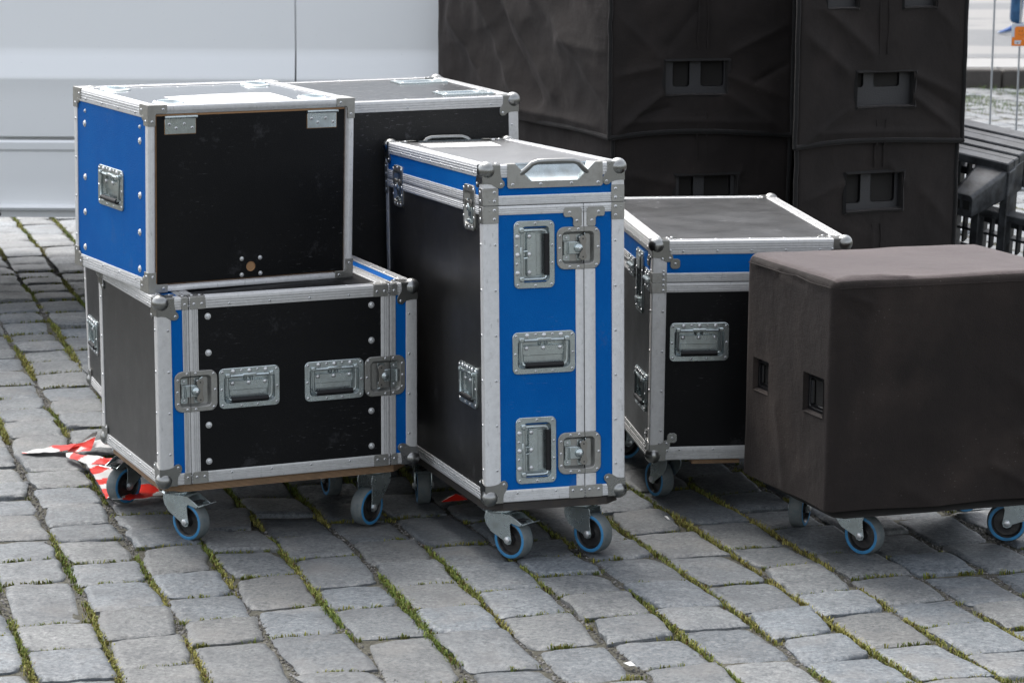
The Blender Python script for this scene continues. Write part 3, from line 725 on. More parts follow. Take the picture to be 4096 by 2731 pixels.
for x, y in dsh:
    m = MB(); m.lathe([(.0400, PD), (.0400, -.0008), (.0385, .0002), (.030, .0006), (.0268, .0040), (.0250, .0035), (.0235, -.006), (.018, -.012), (.004, -.014)], ZINC, Tm @ Matrix.Translation((x, y, 0)), 28)
    for i in range(4): rivet(m, Tm, x + .0345 * math.cos(R(45 + 90 * i)), y + .0345 * math.sin(R(45 + 90 * i)), .0004, .0042)
    m.build('stacking_cup', A)
def sticker(root, M, pts, n, name, ink, seed):
    rnd = random.Random(seed); s = NM(name)
    b = s.mix(s.ramp(s.noise(30, 4, .7), [(.5, 0.), (.8, .5)]), (.62, .62, .61, 1), (.46, .44, .40, 1))
    t = s.ramp(s.noise(70, 3, .6, s.map((1, 5, 1))), [(.57, 0.), (.62, 1.)]); wh = s.ramp(s.noise(9, 2), [(.5, 0.), (.56, 1.)])
    s.set(s.mix(s.math('MULTIPLY', s.math('MULTIPLY', t, wh), .6), b, ink), .5)
    m = MB(); m.prism(pts, n, n + .0006, s.m, M); return m.build('sticker', root)
top = [(.431, .205), (.418, .214), (.405, .212), (.396, .220), (.372, .217), (.350, .222), (.31, .217), (.27, .219), (.24, .212), (.20, .209), (.165, .203), (.128, .196)]
sticker(A, Tm, [(.124, .035), (.413, .035), (.425, .10), (.431, .205)] + top[1:], PD, 'torn_sticker', (.45, .10, .10, 1), 1)
for k, (c, fs) in corner_sets(w, d, h).items(): square_corner(A, c, fs)

# ---- C : tall narrow case
w, d, h = .3554, .962, .817; YC = .29181
MC = case_matrix(-.06147, 6.14952, YC, .14775, -.03645, .00317)
C = empty('flight_case', MC, 'tall narrow blue-fronted case with black sides and a chrome carry bar, on blue-rimmed castors', 'flight case', 'flight cases')
Fm, Lm, Tm, Km = (face_matrix(k, w, d, h) for k in 'FLTK')
m = MB(); m.box(.017, w - .017, .037, d - .037, .017, h - .017, DARKIN); m.build('added_dark_core', C); RAIL = Rails(C)  # the dark box inside is added to stop light passing through the shell
wx = {'*': (.030, .030), 'FL': (.038, .030), 'FR': (.032, .030), 'KL': (.034, .026), 'KR': (.034, .03)}
case_frame(C, w, d, h, wx, ALU, pitch=.106, skip=('TF', 'TK'))
m = MB(); PL0, PL1 = .061, .300
for (a, b, k0, k1) in ((0, PL0, 1, 0), (PL1, w, 0, 1)):
    corner_extrusion(m, (a, 0, h), (b, 0, h), (0, -1, 0), (0, 0, 1), .030, .030, k0, k1, ALU)
    corner_extrusion(m, (w - b, d, h), (w - a, d, h), (0, 1, 0), (0, 0, 1), .030, .030, k1, k0, ALU)
m.build('edge_extrusions', C)
SV, SU = .7205, .252
m = MB()
RAIL(Fm, .038, .323, SV + .0004, .744, True, ALU); RAIL(Fm, .038, SU - .0004, .698, SV - .0006, True, ALU, 0, True, True); RAIL(Fm, SU + .0005, .323, .698, SV - .0006, True, ALU, 0, True, True)
for v0, v1 in ((.030, .0595), (.1635, .5615), (.6645, .698)):
    RAIL(Fm, .231, SU - .0005, v0, v1, False, ALU, 0, False); RAIL(Fm, SU + .0005, .281, v0, v1, False, ALU, 0, False)
lu = lambda y: d - y
for a, b in ((.026, lu(.8755)), (lu(.7705), lu(.1725)), (lu(.0675), d - .030)):
    RAIL(Lm, a, b, SV + .0004, .744, True, ALU); RAIL(Lm, a, b, .698, SV - .0006, True, ALU, 0, True, True)
m = Gaps(C); m.box(.001, w - .001, SV - .0007, SV + .0005, -.004, .0004, HOLE, Fm)
m.box(.001, d - .001, SV - .0007, SV + .0005, -.004, .0003, HOLE, Lm); m.box(SU - .0007, SU + .0006, .0, SV, -.004, .0002, HOLE, Fm)
LC = [(.2385, .613), (.2385, .1115)]; HV = [(.127, .601), (.128, .1245)]; HH = (.1495, .363)
hs_ = [(a - .045, a + .045, b - .0405, b + .0405) for a, b in LC] + [hcut(a, b, 90) for a, b in HV] + [hcut(*HH)]
for a, b, v0, v1 in ((.038, .231, .030, .698), (.281, .323, .030, .698)):
    p = MB(); panel(p, Fm, a, b, v0, v1, BLUE, hs_); p.build('front_panel', C)
p = MB(); panel(p, Fm, .038, .323, .744, .787, BLUE, [(.105, .254, .776, .787)]); p.build('lid_panel', C)
LL = [(lu(.823), .7065), (lu(.120), .7090)]
p = MB(); panel(p, Lm, .026, d - .030, .744, .787, BLUE, [(a - .0405, a + .0405, b - .045, b + .045) for a, b in LL]); p.build('lid_panel', C)
p = MB(); panel(p, Lm, .026, d - .030, .030, .698, SIDE, [(a - .0405, a + .0405, b - .045, b + .045) for a, b in LL] + [hcut(lu(.151), .270)]); p.build('side_panel', C)
p = MB(); panel(p, face_matrix('R', w, d, h), .030, d - .030, .030, h - .030, BLACK); p.build('side_panel', C)
p = MB(); panel(p, Km, .030, w - .030, .030, .787, BLUE); p.build('back_panel', C)
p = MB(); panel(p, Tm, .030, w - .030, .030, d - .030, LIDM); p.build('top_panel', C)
for a, b in LC: put(LATCHR, C, Fm, a, b)
for a, b in HV: put(HANDLE, C, Fm, a, b, 90, 0, 1.03)
put(HANDLE, C, Fm, *HH)
for a, b in LL: put(LATCHR, C, Lm, a, b, 90)
put(HANDLE, C, Lm, lu(.151), .270)
def carry_bar(root, M, a0, a1, hh):
    m = MB(); P = PLATE; vt = hh; vb = .761; e = .0016
    # flange with a trapezoid scoop that opens towards the top
    s0, s1, t0, t1 = a0 + .058, a1 - .060, a0 + .020, a1 - .020
    vl = .777
    front = [(a0, vb + .004), (a0 + .004, vb), (a1 - .004, vb), (a1, vb + .004), (a1, vt + e), (t1, vt + e), (s1, vl), (s0, vl), (t0, vt + e), (a0, vt + e)]
    n = len(front)
    m.add([(x, y, e) for x, y in front], [(0, 1, 2, 7), (7, 2, 3, 6), (0, 7, 8, 9), (3, 4, 5, 6)], P, M)
    m.add([(x, y, e) for x, y in front] + [(x, y, PD) for x, y in front], [(i, n + i, n + (i + 1) % n, (i + 1) % n) for i in (9, 0, 1, 2, 3)], P, M)
    m.box(a0, a1, vl - .0022, vl - .0008, e - .0002, e + .0005, P, M)
    tp = lambda u: [(u, vt + e, e), (u, vt + e, -.034)]
    m.add([(a0, vt + e, e), (t0, vt + e, e), (t0 + .006, vt + e, -.034), (a0, vt + e, -.034)], [(0, 1, 2, 3)], P, M)
    m.add([(t1, vt + e, e), (a1, vt + e, e), (a1, vt + e, -.034), (t1 - .006, vt + e, -.034)], [(0, 1, 2, 3)], P, M)
    prof = [(vl, e), (vl + .003, -.006), (vl + .010, -.016), (vl + .020, -.024), (vt - .006, -.030), (vt + e, -.034)]
    r = []
    for v, nn in prof: k = (v - vl) / (vt + e - vl); r.append([(s0 + (t0 + .006 - s0) * k + .004, v, nn), (s1 + (t1 - .006 - s1) * k - .004, v, nn)])
    vs = [q for row in r for q in row]; m.add(vs, [(2 * i, 2 * i + 1, 2 * i + 3, 2 * i + 2) for i in range(len(r) - 1)], ZINC, M)
    for side in (0, 1):
        fr = [(s0, vl, e), (t0, vt + e, e)] if side == 0 else [(s1, vl, e), (t1, vt + e, e)]
        row = [r[i][side] for i in range(len(r))]; vs = fr + row; m.add(vs, [(0, 1) + tuple(range(len(vs) - 1, 1, -1)) if side else (1, 0) + tuple(range(2, len(vs)))], ZINC, M)
    for x in (a0 + .013, a0 + .083, a0 + .160, a1 - .012): rivet(m, M, x, vb + .0085, e, .0048)
    o = m.build('carry_handle', root)
    b = MB(); x0, x1 = a0 + .034, a1 - .038
    b.tube([(x0, vt - .022, -.004), (x0 + .012, vt - .012, .003), (x0 + .026, vt + .002, .008), (x0 + .040, vt + .0065, .0095), (x0 + .06, vt + .007, .0095), (x1 - .06, vt + .007, .0095), (x1 - .040, vt + .0065, .0095), (x1 - .026, vt + .002, .008), (x1 - .012, vt - .012, .003), (x1, vt - .022, -.004)], .0066, BALL, M, 14)
    b.build('carry_bar', o)
carry_bar(C, Fm, PL0, PL1, h); carry_bar(C, Km, PL0, PL1, h)
for vv in (.742, .6992):
    m = MB(); s = 1 if vv > .72 else -1
    for u, wd in ((.019, .038), (.3385, .032)):
        m = MB(); m.prism(rr(u, vv, wd + .001, .0415, .003, 2), PD, .0017, PLATE, Fm, .0006)
        for dv in (-.0105, .0105): rivet(m, Fm, u + (.009 if u < .1 else -.006), vv + dv, .0017, .0045)
        m.dome(u - (.003 if u < .1 else -.008), vv - s * .0105, .0016, .0024, .001, PLATE, Fm, 8)
        if u < .1:
            m.build('corner_bracket', C); m = MB(); m.prism(rr(d - .0155, vv, .032, .0415, .003, 2), PD, .0017, PLATE, Lm, .0006)
            for dv in (-.0105, .0105): rivet(m, Lm, d - .018, vv + dv, .0017, .0045)
        m.build('corner_bracket', C)
    m = MB(); m.prism(rr(.013, vv, .026, .0415, .003, 2), PD, .0017, PLATE, Lm, .0006); rivet(m, Lm, .013, vv + .01, .0017, .0045); rivet(m, Lm, .013, vv - .01, .0017, .0045); m.build('corner_bracket', C)
tee_bracket(C, Fm, 0, 0, 0, 0, .0018, [(.216, .699), (.234, .6785)], [(.201, .692), (.205, .688), (.221, .688), (.225, .684), (.225, .668), (.229, .664), (.2425, .664), (.2465, .668), (.2465, .708), (.2425, .711), (.205, .711), (.201, .707)])
tee_bracket(C, Fm, 0, 0, 0, 0, .0018, [(.272, .6785), (.289, .699)], [(.2590, .668), (.263, .664), (.278, .664), (.282, .668), (.282, .684), (.286, .688), (.302, .688), (.305, .692), (.305, .708), (.301, .711), (.263, .711), (.2590, .707)])
tee_bracket(C, Fm, .2315, .0155, .040, .031, .0016, [(.221, .019), (.243, .019)]); tee_bracket(C, Fm, .2755, .0155, .044, .031, .0016, [(.264, .019), (.287, .019)])
sticker(C, Tm, [(.058, .703), (.10, .705), (.16, .699), (.20, .704), (.254, .700), (.272, .860), (.068, .860)], PD, 'inked_sticker', (.06, .07, .12, 1), 2)
corners_on(C, w, d, h)
board(C, w, d, -.022, -.002, PLYD, .006, .04)
add_caster(C, MC, .058, .070, -.022, R(-40), YC, True); add_caster(C, MC, .264, .074, -.022, R(-40), YC)
add_caster(C, MC, .050, .805, -.022, R(-84), YC, True); add_caster(C, MC, .300, .86, -.022, R(-60), YC)

# ---- D : case behind the covered cube
w, d, h = .5243, .882, .5835; YD = .13064
MD = case_matrix(.36233, 6.71896, YD, .1292, .00965, -.00057)
Dc = empty('flight_case', MD, 'black case with blue band and scuffed lid, right behind the cloth-covered box', 'flight case', 'flight cases')
Fm, Lm, Tm = (face_matrix(k, w, d, h) for k in 'FLT'); lu = lambda y: d - y
core(Dc, w, d, h); RAIL = Rails(Dc)
wx = {'*': (.036, .034), 'FL': (.038, .028), 'FR': (.034, .030), 'KL': (.034, .03), 'KR': (.034, .03), 'TL': (.036, .034), 'BL': (.036, .034)}
case_frame(Dc, w, d, h, wx, ALUW, pitch=.10)
SV = .474; m = MB()
RAIL(Fm, .038, w - .034, SV + .0006, .499, True, ALUW); RAIL(Fm, .038, w - .034, .448, SV - .0006, True, ALUW, 0, True, True)
for a, b in ((.03, lu(.265)), (lu(.105), d - .028)):
    RAIL(Lm, a, b, SV + .0006, .499, True, ALUW); RAIL(Lm, a, b, .448, SV - .0006, True, ALUW, 0, True, True)
m = Gaps(Dc); m.box(.001, w - .001, SV - .0006, SV + .0006, -.004, .0004, HOLE, Fm); m.box(.001, d - .001, SV - .0006, SV + .0006, -.004, .0003, HOLE, Lm)
p = MB(); panel(p, Fm, .038, w - .034, .499, .5475, BLUE); p.build('lid_panel', Dc)
p = MB(); panel(p, Fm, .038, w - .034, .036, .448, BLACK, [hcut(.1275, .316)]); p.build('front_panel', Dc)
DL = (lu(.185), .452)
p = MB(); panel(p, Lm, .03, d - .028, .499, .5475, BLUE, [(DL[0] - .045, DL[0] + .045, .37, .535)]); p.build('lid_panel', Dc)
p = MB(); panel(p, Lm, .03, d - .028, .036, .448, SIDE, [(DL[0] - .045, DL[0] + .045, .37, .535), hcut(lu(.145), .166)]); p.build('side_panel', Dc)
p = MB(); panel(p, face_matrix('R', w, d, h), .030, d - .030, .030, h - .030, BLACK); p.build('side_panel', Dc)
p = MB(); panel(p, face_matrix('K', w, d, h), .030, w - .030, .030, h - .030, BLACK); p.build('back_panel', Dc)
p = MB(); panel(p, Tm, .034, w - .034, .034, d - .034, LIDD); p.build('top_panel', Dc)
put(HANDLE, Dc, Fm, .1275, .316); put(HANDLE, Dc, Lm, lu(.145), .166)
m = MB(); LX = Lm @ Matrix.Translation((DL[0], DL[1], 0))
dish(m, rr(0, 0, .100, .168, .016), rr(0, 0, .064, .120, .008), .012, ZINC, LX)
for i in range(2): m.tube([(-.012 + .024 * i, -.040, -.002), (-.012 + .024 * i, .045, -.002)], .0045, ZINC, LX, 8)
m.box(-.020, .020, -.058, -.044, -.006, .010, ZINC, LX, .002); m.box(-.022, .022, .030, .070, -.004, .004, ZINC, LX, .003)
for x, y in ((-.04, .074), (0, .076), (.04, .074), (-.04, -.074), (0, -.076), (.04, -.074), (-.042, .03), (.042, .03), (-.042, -.03), (.042, -.03)): rivet(m, LX, x, y, .0016, .004)
m.build('drop_latch', Dc)
for y0, y1 in ((.268, .345), (.030, .102)):
    m = MB(); a, b = lu(y1), lu(y0)
    m.prism(rr((a + b) / 2, .487, b - a, .026, .002, 2), 0, .0018, ZINC, Lm, .0005); m.prism(rr((a + b) / 2, .460, b - a, .026, .002, 2), 0, .0018, ZINC, Lm, .0005)
    m.tube([(a + .002, SV, .0035), (b - .002, SV, .0035)], .005, ZINC, Lm, 10)
    for i in range(4):
        for v in (.490, .457): rivet(m, Lm, a + .01 + (b - a - .02) * i / 3, v + (.004 if i % 2 else -.004), .0018, .0038)
    m.build('seam_hinge', Dc)
for vv in (.4875, .4605):
    m = MB(); m.prism(rr(d - .014, vv, .030, .0265, .003, 2), PD, .0018, PLATE, Lm, .0006); m.build('corner_bracket', Dc); m = MB(); m.prism(rr(.019, vv, .039, .0265, .003, 2), PD, .0018, PLATE, Fm, .0006)
    for dv in (-.007, .007): rivet(m, Fm, .029, vv + dv, .0018, .0044)
    m.build('corner_bracket', Dc)
corners_on(Dc, w, d, h, big=True)
m = MB(); m.box(.115, .245, .004, .06, -.012, -.001, PLY, None, .003); m.build('runner_block', Dc)
m = MB(); m.box(.10, w - .03, .06, d - .02, -.012, -.001, PLYD); m.build('caster_board', Dc)
for a in ((.072, .118, R(118)), (.082, .645, R(-150)), (.45, .118, R(60)), (.45, .78, R(20))): add_caster(Dc, MD, a[0], a[1], -.001, a[2], YD)

# ---- G : large black trunk at the back
w, d, h = 1.109, .798, .872; YG = .30735
MG = case_matrix(-1.02586, 6.91932, YG, .15, -.00696, .01918)
G = empty('flight_case', MG, 'large plain black trunk with a scratched glossy lid, behind the stacked blue case', 'flight case', 'flight cases')
Fm, Lm, Tm = (face_matrix(k, w, d, h) for k in 'FLT'); lu = lambda y: d - y
core(G, w, d, h)
case_frame(G, w, d, h, {'*': (.030, .030), 'FL': (.028, .028), 'FR': (.028, .028), 'KL': (.028, .028), 'KR': (.028, .028)}, ALUW, pitch=.27)
p = MB(); panel(p, Fm, .028, w - .028, .03, h - .03, WORN); p.build('front_panel', G)
p = MB(); panel(p, Lm, .028, d - .028, .03, h - .03, SIDE, [hcut(lu(.665), .167)]); p.build('side_panel', G)
for k in 'RK':
    p = MB(); panel(p, face_matrix(k, w, d, h), .028, (d if k == 'R' else w) - .028, .03, h - .03, WORN); p.build('side_panel' if k == 'R' else 'back_panel', G)
cups = [(.105, .17), (.105, .63), (1.0, .17), (1.0, .63)]
GL = NM('glossy_scratched_lid'); st = GL.noise(30, 5, .7, GL.map((.6, 5, 1), (0, 0, R(8))))
GLm = GL.set(GL.mix(GL.ramp(st, [(.5, 0.), (.72, .7)]), (.02, .02, .022, 1), (.17, .165, .155, 1)), GL.math('ADD', GL.math('MULTIPLY', st, .35), .06), 0, GL.bump(st, .15, .001), .6)
p = MB(); panel(p, Tm, .03, w - .03, .03, d - .03, GLm, [(x - .055, x + .055, y - .04, y + .04) for x, y in cups]); p.build('top_panel', G)
for x, y in cups:
    m = MB(); X = Tm @ Matrix.Translation((x, y, 0)); dish(m, rr(0, 0, .150, .115, .006), rr(0, 0, .100, .070, .020), .012, ZINC, X, .002)
    for a in (-.062, .062):
        for b in (-.046, .046): rivet(m, X, a, b, .002, .0055)
    m.build('stacking_cup', G)
put(HANDLE, G, Lm, lu(.665), .167)
corners_on(G, w, d, h); board(G, w, d, -.021, -.002, PLYD)
for a, b in ((.09, .09), (1.0, .09), (.16, .66), (1.0, .70)): add_caster(G, MG, a, b, -.021, R(20), YG)
for pr in protos:
    for ch in list(pr.children): D.objects.remove(ch)
    D.objects.remove(pr)
#PART3
# ================================================================ cloth-covered things
def cloth(name, c1, c2, dust, specks=0.0, sheen=.14):
    n = NM(name)
    col = n.mix(n.ramp(n.noise(5, 5, .65), [(.35, 0.), (.7, 1.)]), c1, c2)
    col = n.mix(n.math('MULTIPLY', n.ramp(n.noise(2.3, 4, .6), [(.5, 0.), (.75, 1.)]), .5), col, dust)
    if specks:
        vv = n.vor(55, 'F1', n.map((1, 1, 2.2), (.4, .2, .1))); msk = n.ramp(n.noise(4.5, 3, .7), [(.50, 0.), (.60, 1.)])
        col = n.mix(n.math('MULTIPLY', n.math('MULTIPLY', n.ramp(vv, [(.07, 1.), (.11, 0.)]), msk), specks * .6), col, (.28, .26, .23, 1))
    weave = n.noise(330, 3, .7)
    n.b.inputs['Sheen Weight'].default_value = sheen; n.b.inputs['Sheen Roughness'].default_value = .45; n.b.inputs['Sheen Tint'].default_value = (.9, .82, .80, 1)
    return n.set(col, .82, 0, n.bump(n.math('ADD', weave, n.math('MULTIPLY', n.noise(20, 5, .65), 2.2)), .45, .004), .25)
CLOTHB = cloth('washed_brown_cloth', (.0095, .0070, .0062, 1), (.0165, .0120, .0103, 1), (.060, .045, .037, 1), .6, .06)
CLOTHT = cloth('lit_top_cloth', (.048, .037, .037, 1), (.066, .052, .051, 1), (.085, .067, .064, 1), .3, .2)  # lighter copy of the cover cloth, with the light from above put into its colour
CLOTHK = cloth('black_padded_cloth', (.0105, .0085, .0078, 1), (.0185, .0148, .0135, 1), (.036, .028, .0245, 1), .3, .09)
HEM = cloth('black_hem_tape', (.006, .006, .006, 1), (.009, .009, .009, 1), (.016, .015, .015, 1))
PAD = NM('textured_speaker_paint'); PAD = PAD.set((.026, .026, .028, 1), .55, 0, PAD.bump(PAD.noise(300, 2), .7, .003))
POCK = NM('black_plastic_pocket').set((.005, .005, .006, 1), .3)

def seg_dist(p, a, b):
    ax, ay = a; bx, by = b; dx, dy = bx - ax, by - ay; t = max(0, min(1, ((p[0] - ax) * dx + (p[1] - ay) * dy) / (dx * dx + dy * dy + 1e-9)))
    return math.hypot(p[0] - ax - t * dx, p[1] - ay - t * dy)
def lines_with(L, n, snaps):
    base = [L * i / n for i in range(n + 1)]
    for s in snaps:
        k = min(range(1, n), key=lambda i: abs(base[i] - s)); base[k] = s
    return base
def soft_box(name, parent, w, d, h, r, mat, warp, folds, holes=None, amp=.004, nn=(60, 50, 60), open_bottom=True, seed=0, topmat=None, fold_gain=1.0, crease=.0):
    """rounded cloth shell over a w*d*h box. warp maps case coords to parent coords; folds[face] = [((u,v),(u,v),amp,width)]"""
    m = MB(); holes = holes or {}
    for face in 'FLRKT':
        FMx = face_matrix(face, w, d, h); Lu = w if face in 'FKT' else d; Lv = d if face == 'T' else h
        nu = nn[0] if face in 'FKT' else nn[1]; nv = nn[1] if face == 'T' else nn[2]
        hs = holes.get(face, [])
        us = lines_with(Lu, nu, [x for q in hs for x in q[:2]]); vs_ = lines_with(Lv, nv, [x for q in hs for x in q[2:]])
        vs = []; idx = {}
        for j, v in enumerate(vs_):
            for i, u in enumerate(us):
                P = FMx @ Vector((u, v, 0)); lo = Vector((min(max(P.x, r), w - r), min(max(P.y, r), d - r), min(max(P.z, (r if not open_bottom else -1)), h - r)))
                q = P - lo
                if q.length > 1e-6: P = lo + q.normalized() * r
                N = (q.normalized() if q.length > 1e-6 else (FMx.to_3x3() @ Vector((0, 0, 1))))
                ef = min(1, min(u, Lu - u) / .07) * .9 + .1
                rg = 1 - abs(noise.noise(P * 5.0 + Vector((seed * 3, 1, 0)) + Vector((P.y, P.z, P.x)) * 1.5))
                e = noise.noise(P * 4.5 + Vector((seed, 0, 0))) * amp + noise.noise(P * 12 + Vector((0, seed, 0))) * amp * .35 + crease * (rg ** 14)
                e *= ef
                for a, b, am, wd in folds.get(face, []): e += am * fold_gain * ef * math.exp(-(seg_dist((u, v), a, b) / (wd * .8)) ** 1.35)
                vs.append(tuple(warp(P + N * e, u / Lu, v / Lv, face)))
        n = len(us); fs = []
        for j in range(len(vs_) - 1):
            for i in range(n - 1):
                cu, cv = (us[i] + us[i + 1]) / 2, (vs_[j] + vs_[j + 1]) / 2
                if any(a < cu < b and c < cv < dd for a, b, c, dd in hs): continue
                fs.append((j * n + i, j * n + i + 1, (j + 1) * n + i + 1, (j + 1) * n + i))
        m.add(vs, fs, topmat if (face == 'T' and topmat) else mat)
    me = m.build(name, parent, smooth=0)
    bm = bmesh.new(); bm.from_mesh(me.data); bmesh.ops.remove_doubles(bm, verts=bm.verts, dist=.0006)
    for f in bm.faces: f.smooth = True
    bm.to_mesh(me.data); bm.free(); return me

# ---- E : covered box on castors
w, d, h = .660, .5001, .563; YE = .33894
ME = case_matrix(.75602, 6.07305, YE, .148, -.00509, -.00672)
E_ = empty('covered_box', ME, 'box on castors under a brown-black cloth cover, at the right front', 'covered box')
lu = lambda y: d - y
HE = [(lu(.440), lu(.350), .222, .305), (lu(.150), lu(.040), .222, .318)]
def warpE(P, u, v, face):
    P = Vector(P)
    if face in 'FLRK': 
        P.z -= 0
        k = max(0, (.10 - P.z) / .10); c = Vector((w / 2, d / 2, P.z)); P = c + (P - c) * (1 + .004 * k)
        P.z += .0025 * math.sin(P.x * 17 + P.y * 11) * max(0, 1 - P.z / .15)
    return P
foldsE = {'F': [((.63, .02), (.52, .16), .010, .016), ((.60, .0), (.44, .09), .007, .012), ((.66, .06), (.50, .30), .006, .02), ((.02, .53), (.10, .50), .006, .006), ((.012, .51), (.07, .47), -.004, .005), ((.3, 0), (.2, .05), .004, .02)],
          'L': [((d - .01, .54), (d - .012, .0), .003, .012), ((.06, .545), (.18, .535), .004, .008), ((.2, .54), (.34, .53), -.004, .01), ((d * .5, .02), (d * .4, .2), .004, .03)],
          'T': [((.02, .1), (.05, .42), .003, .02), ((.04, .03), (.20, .015), .005, .008)]}
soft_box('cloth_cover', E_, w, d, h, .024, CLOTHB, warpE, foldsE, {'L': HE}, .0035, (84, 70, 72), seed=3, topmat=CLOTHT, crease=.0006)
Lm = face_matrix('L', w, d, h)
for a, b, c, e in HE:
    m = MB(); hw = .0
    o4 = [(a, c), (b, c), (b, e), (a, e)]; ins = [(a + .006, c + .006), (b - .006, c + .006), (b - .006, e - .006), (a + .006, e - .006)]
    m.loft([[(x, y, .002) for x, y in o4], [(x, y, -.012) for x, y in ins]], CLOTHB, Lm); m.build('cover_opening', E_)
    m = MB(); dish(m, rr((a + b) / 2, (c + e) / 2, b - a + .01, e - c + .01, .008), rr((a + b) / 2, (c + e) / 2, b - a - .03, e - c - .025, .008), .05, POCK, Lm, -.010, -.014)
    m.tube([(a + .022, c + .022, -.016), (a + .022, e - .018, -.016)], .006, POCK, Lm, 8)
    m.box(a + .018, b - .018, c + .012, c + .020, -.030, -.014, POCK, Lm, .002)
    m.build('handle_pocket', E_)
m = MB(); m.tube([(.012, -.0035, h - .022), (.3, -.004, h - .0215), (w - .02, -.003, h - .022)], .0013, CLOTHB, None, 5); m.build('seam_piping', E_)
m = MB(); m.tube([(-.0035, .012, h - .022), (-.004, .12, h - .024), (-.004, .20, h - .018), (-.004, .26, h - .022), (-.0035, d - .02, h - .022)], .0013, CLOTHB, None, 5); m.build('seam_piping', E_)
m = MB(); m.box(.02, w - .02, .02, d - .02, .0, h - .03, DARKIN); m.build('box_body', E_)
m = MB(); m.box(.030, w - .02, .010, d - .02, -.020, .004, DARKIN, None, .02); m.build('caster_board', E_)
for a in ((.150, .168, R(-40)), (.166, .470, R(-111)), (.606, .118, R(168)), (.58, .44, R(30))): add_caster(E_, ME, a[0], a[1], -.020, a[2], YE)

# ---- padded speaker covers, two stacks of two
def quad_warp(q, w, d, z0, h, bulge=0.0, hem=0.0, skirt=0.0, wav=0.0):
    A, B_, Cc, Dd = [Vector(p) for p in q]          # FL FR KR KL
    def f(P, u, v, face):
        a, b = P.x / w, P.y / d
        p = (A * (1 - a) + B_ * a) * (1 - b) + (Dd * (1 - a) + Cc * a) * b
        k = max(0, 1 - P.z / .10); cen = (A + B_ + Cc + Dd) / 4; p = p + (p - cen) * skirt * k
        lift = hem * (1 - (2 * min(1, max(0, a)) - 1) ** 2) if face == 'F' else hem * (1 - (2 * min(1, max(0, b)) - 1) ** 2)
        z = P.z + lift * k + wav * k * math.sin(9 * (P.x + P.y))
        return Vector((p.x, p.y, z0 + z))
    return f
S1 = [(.314, 8.5), (.922, 8.66), (1.09, 9.84), (-.285, 9.70)]
S2 = [(.892, 8.235), (1.464, 8.52), (1.60, 9.65), (1.06, 9.55)]
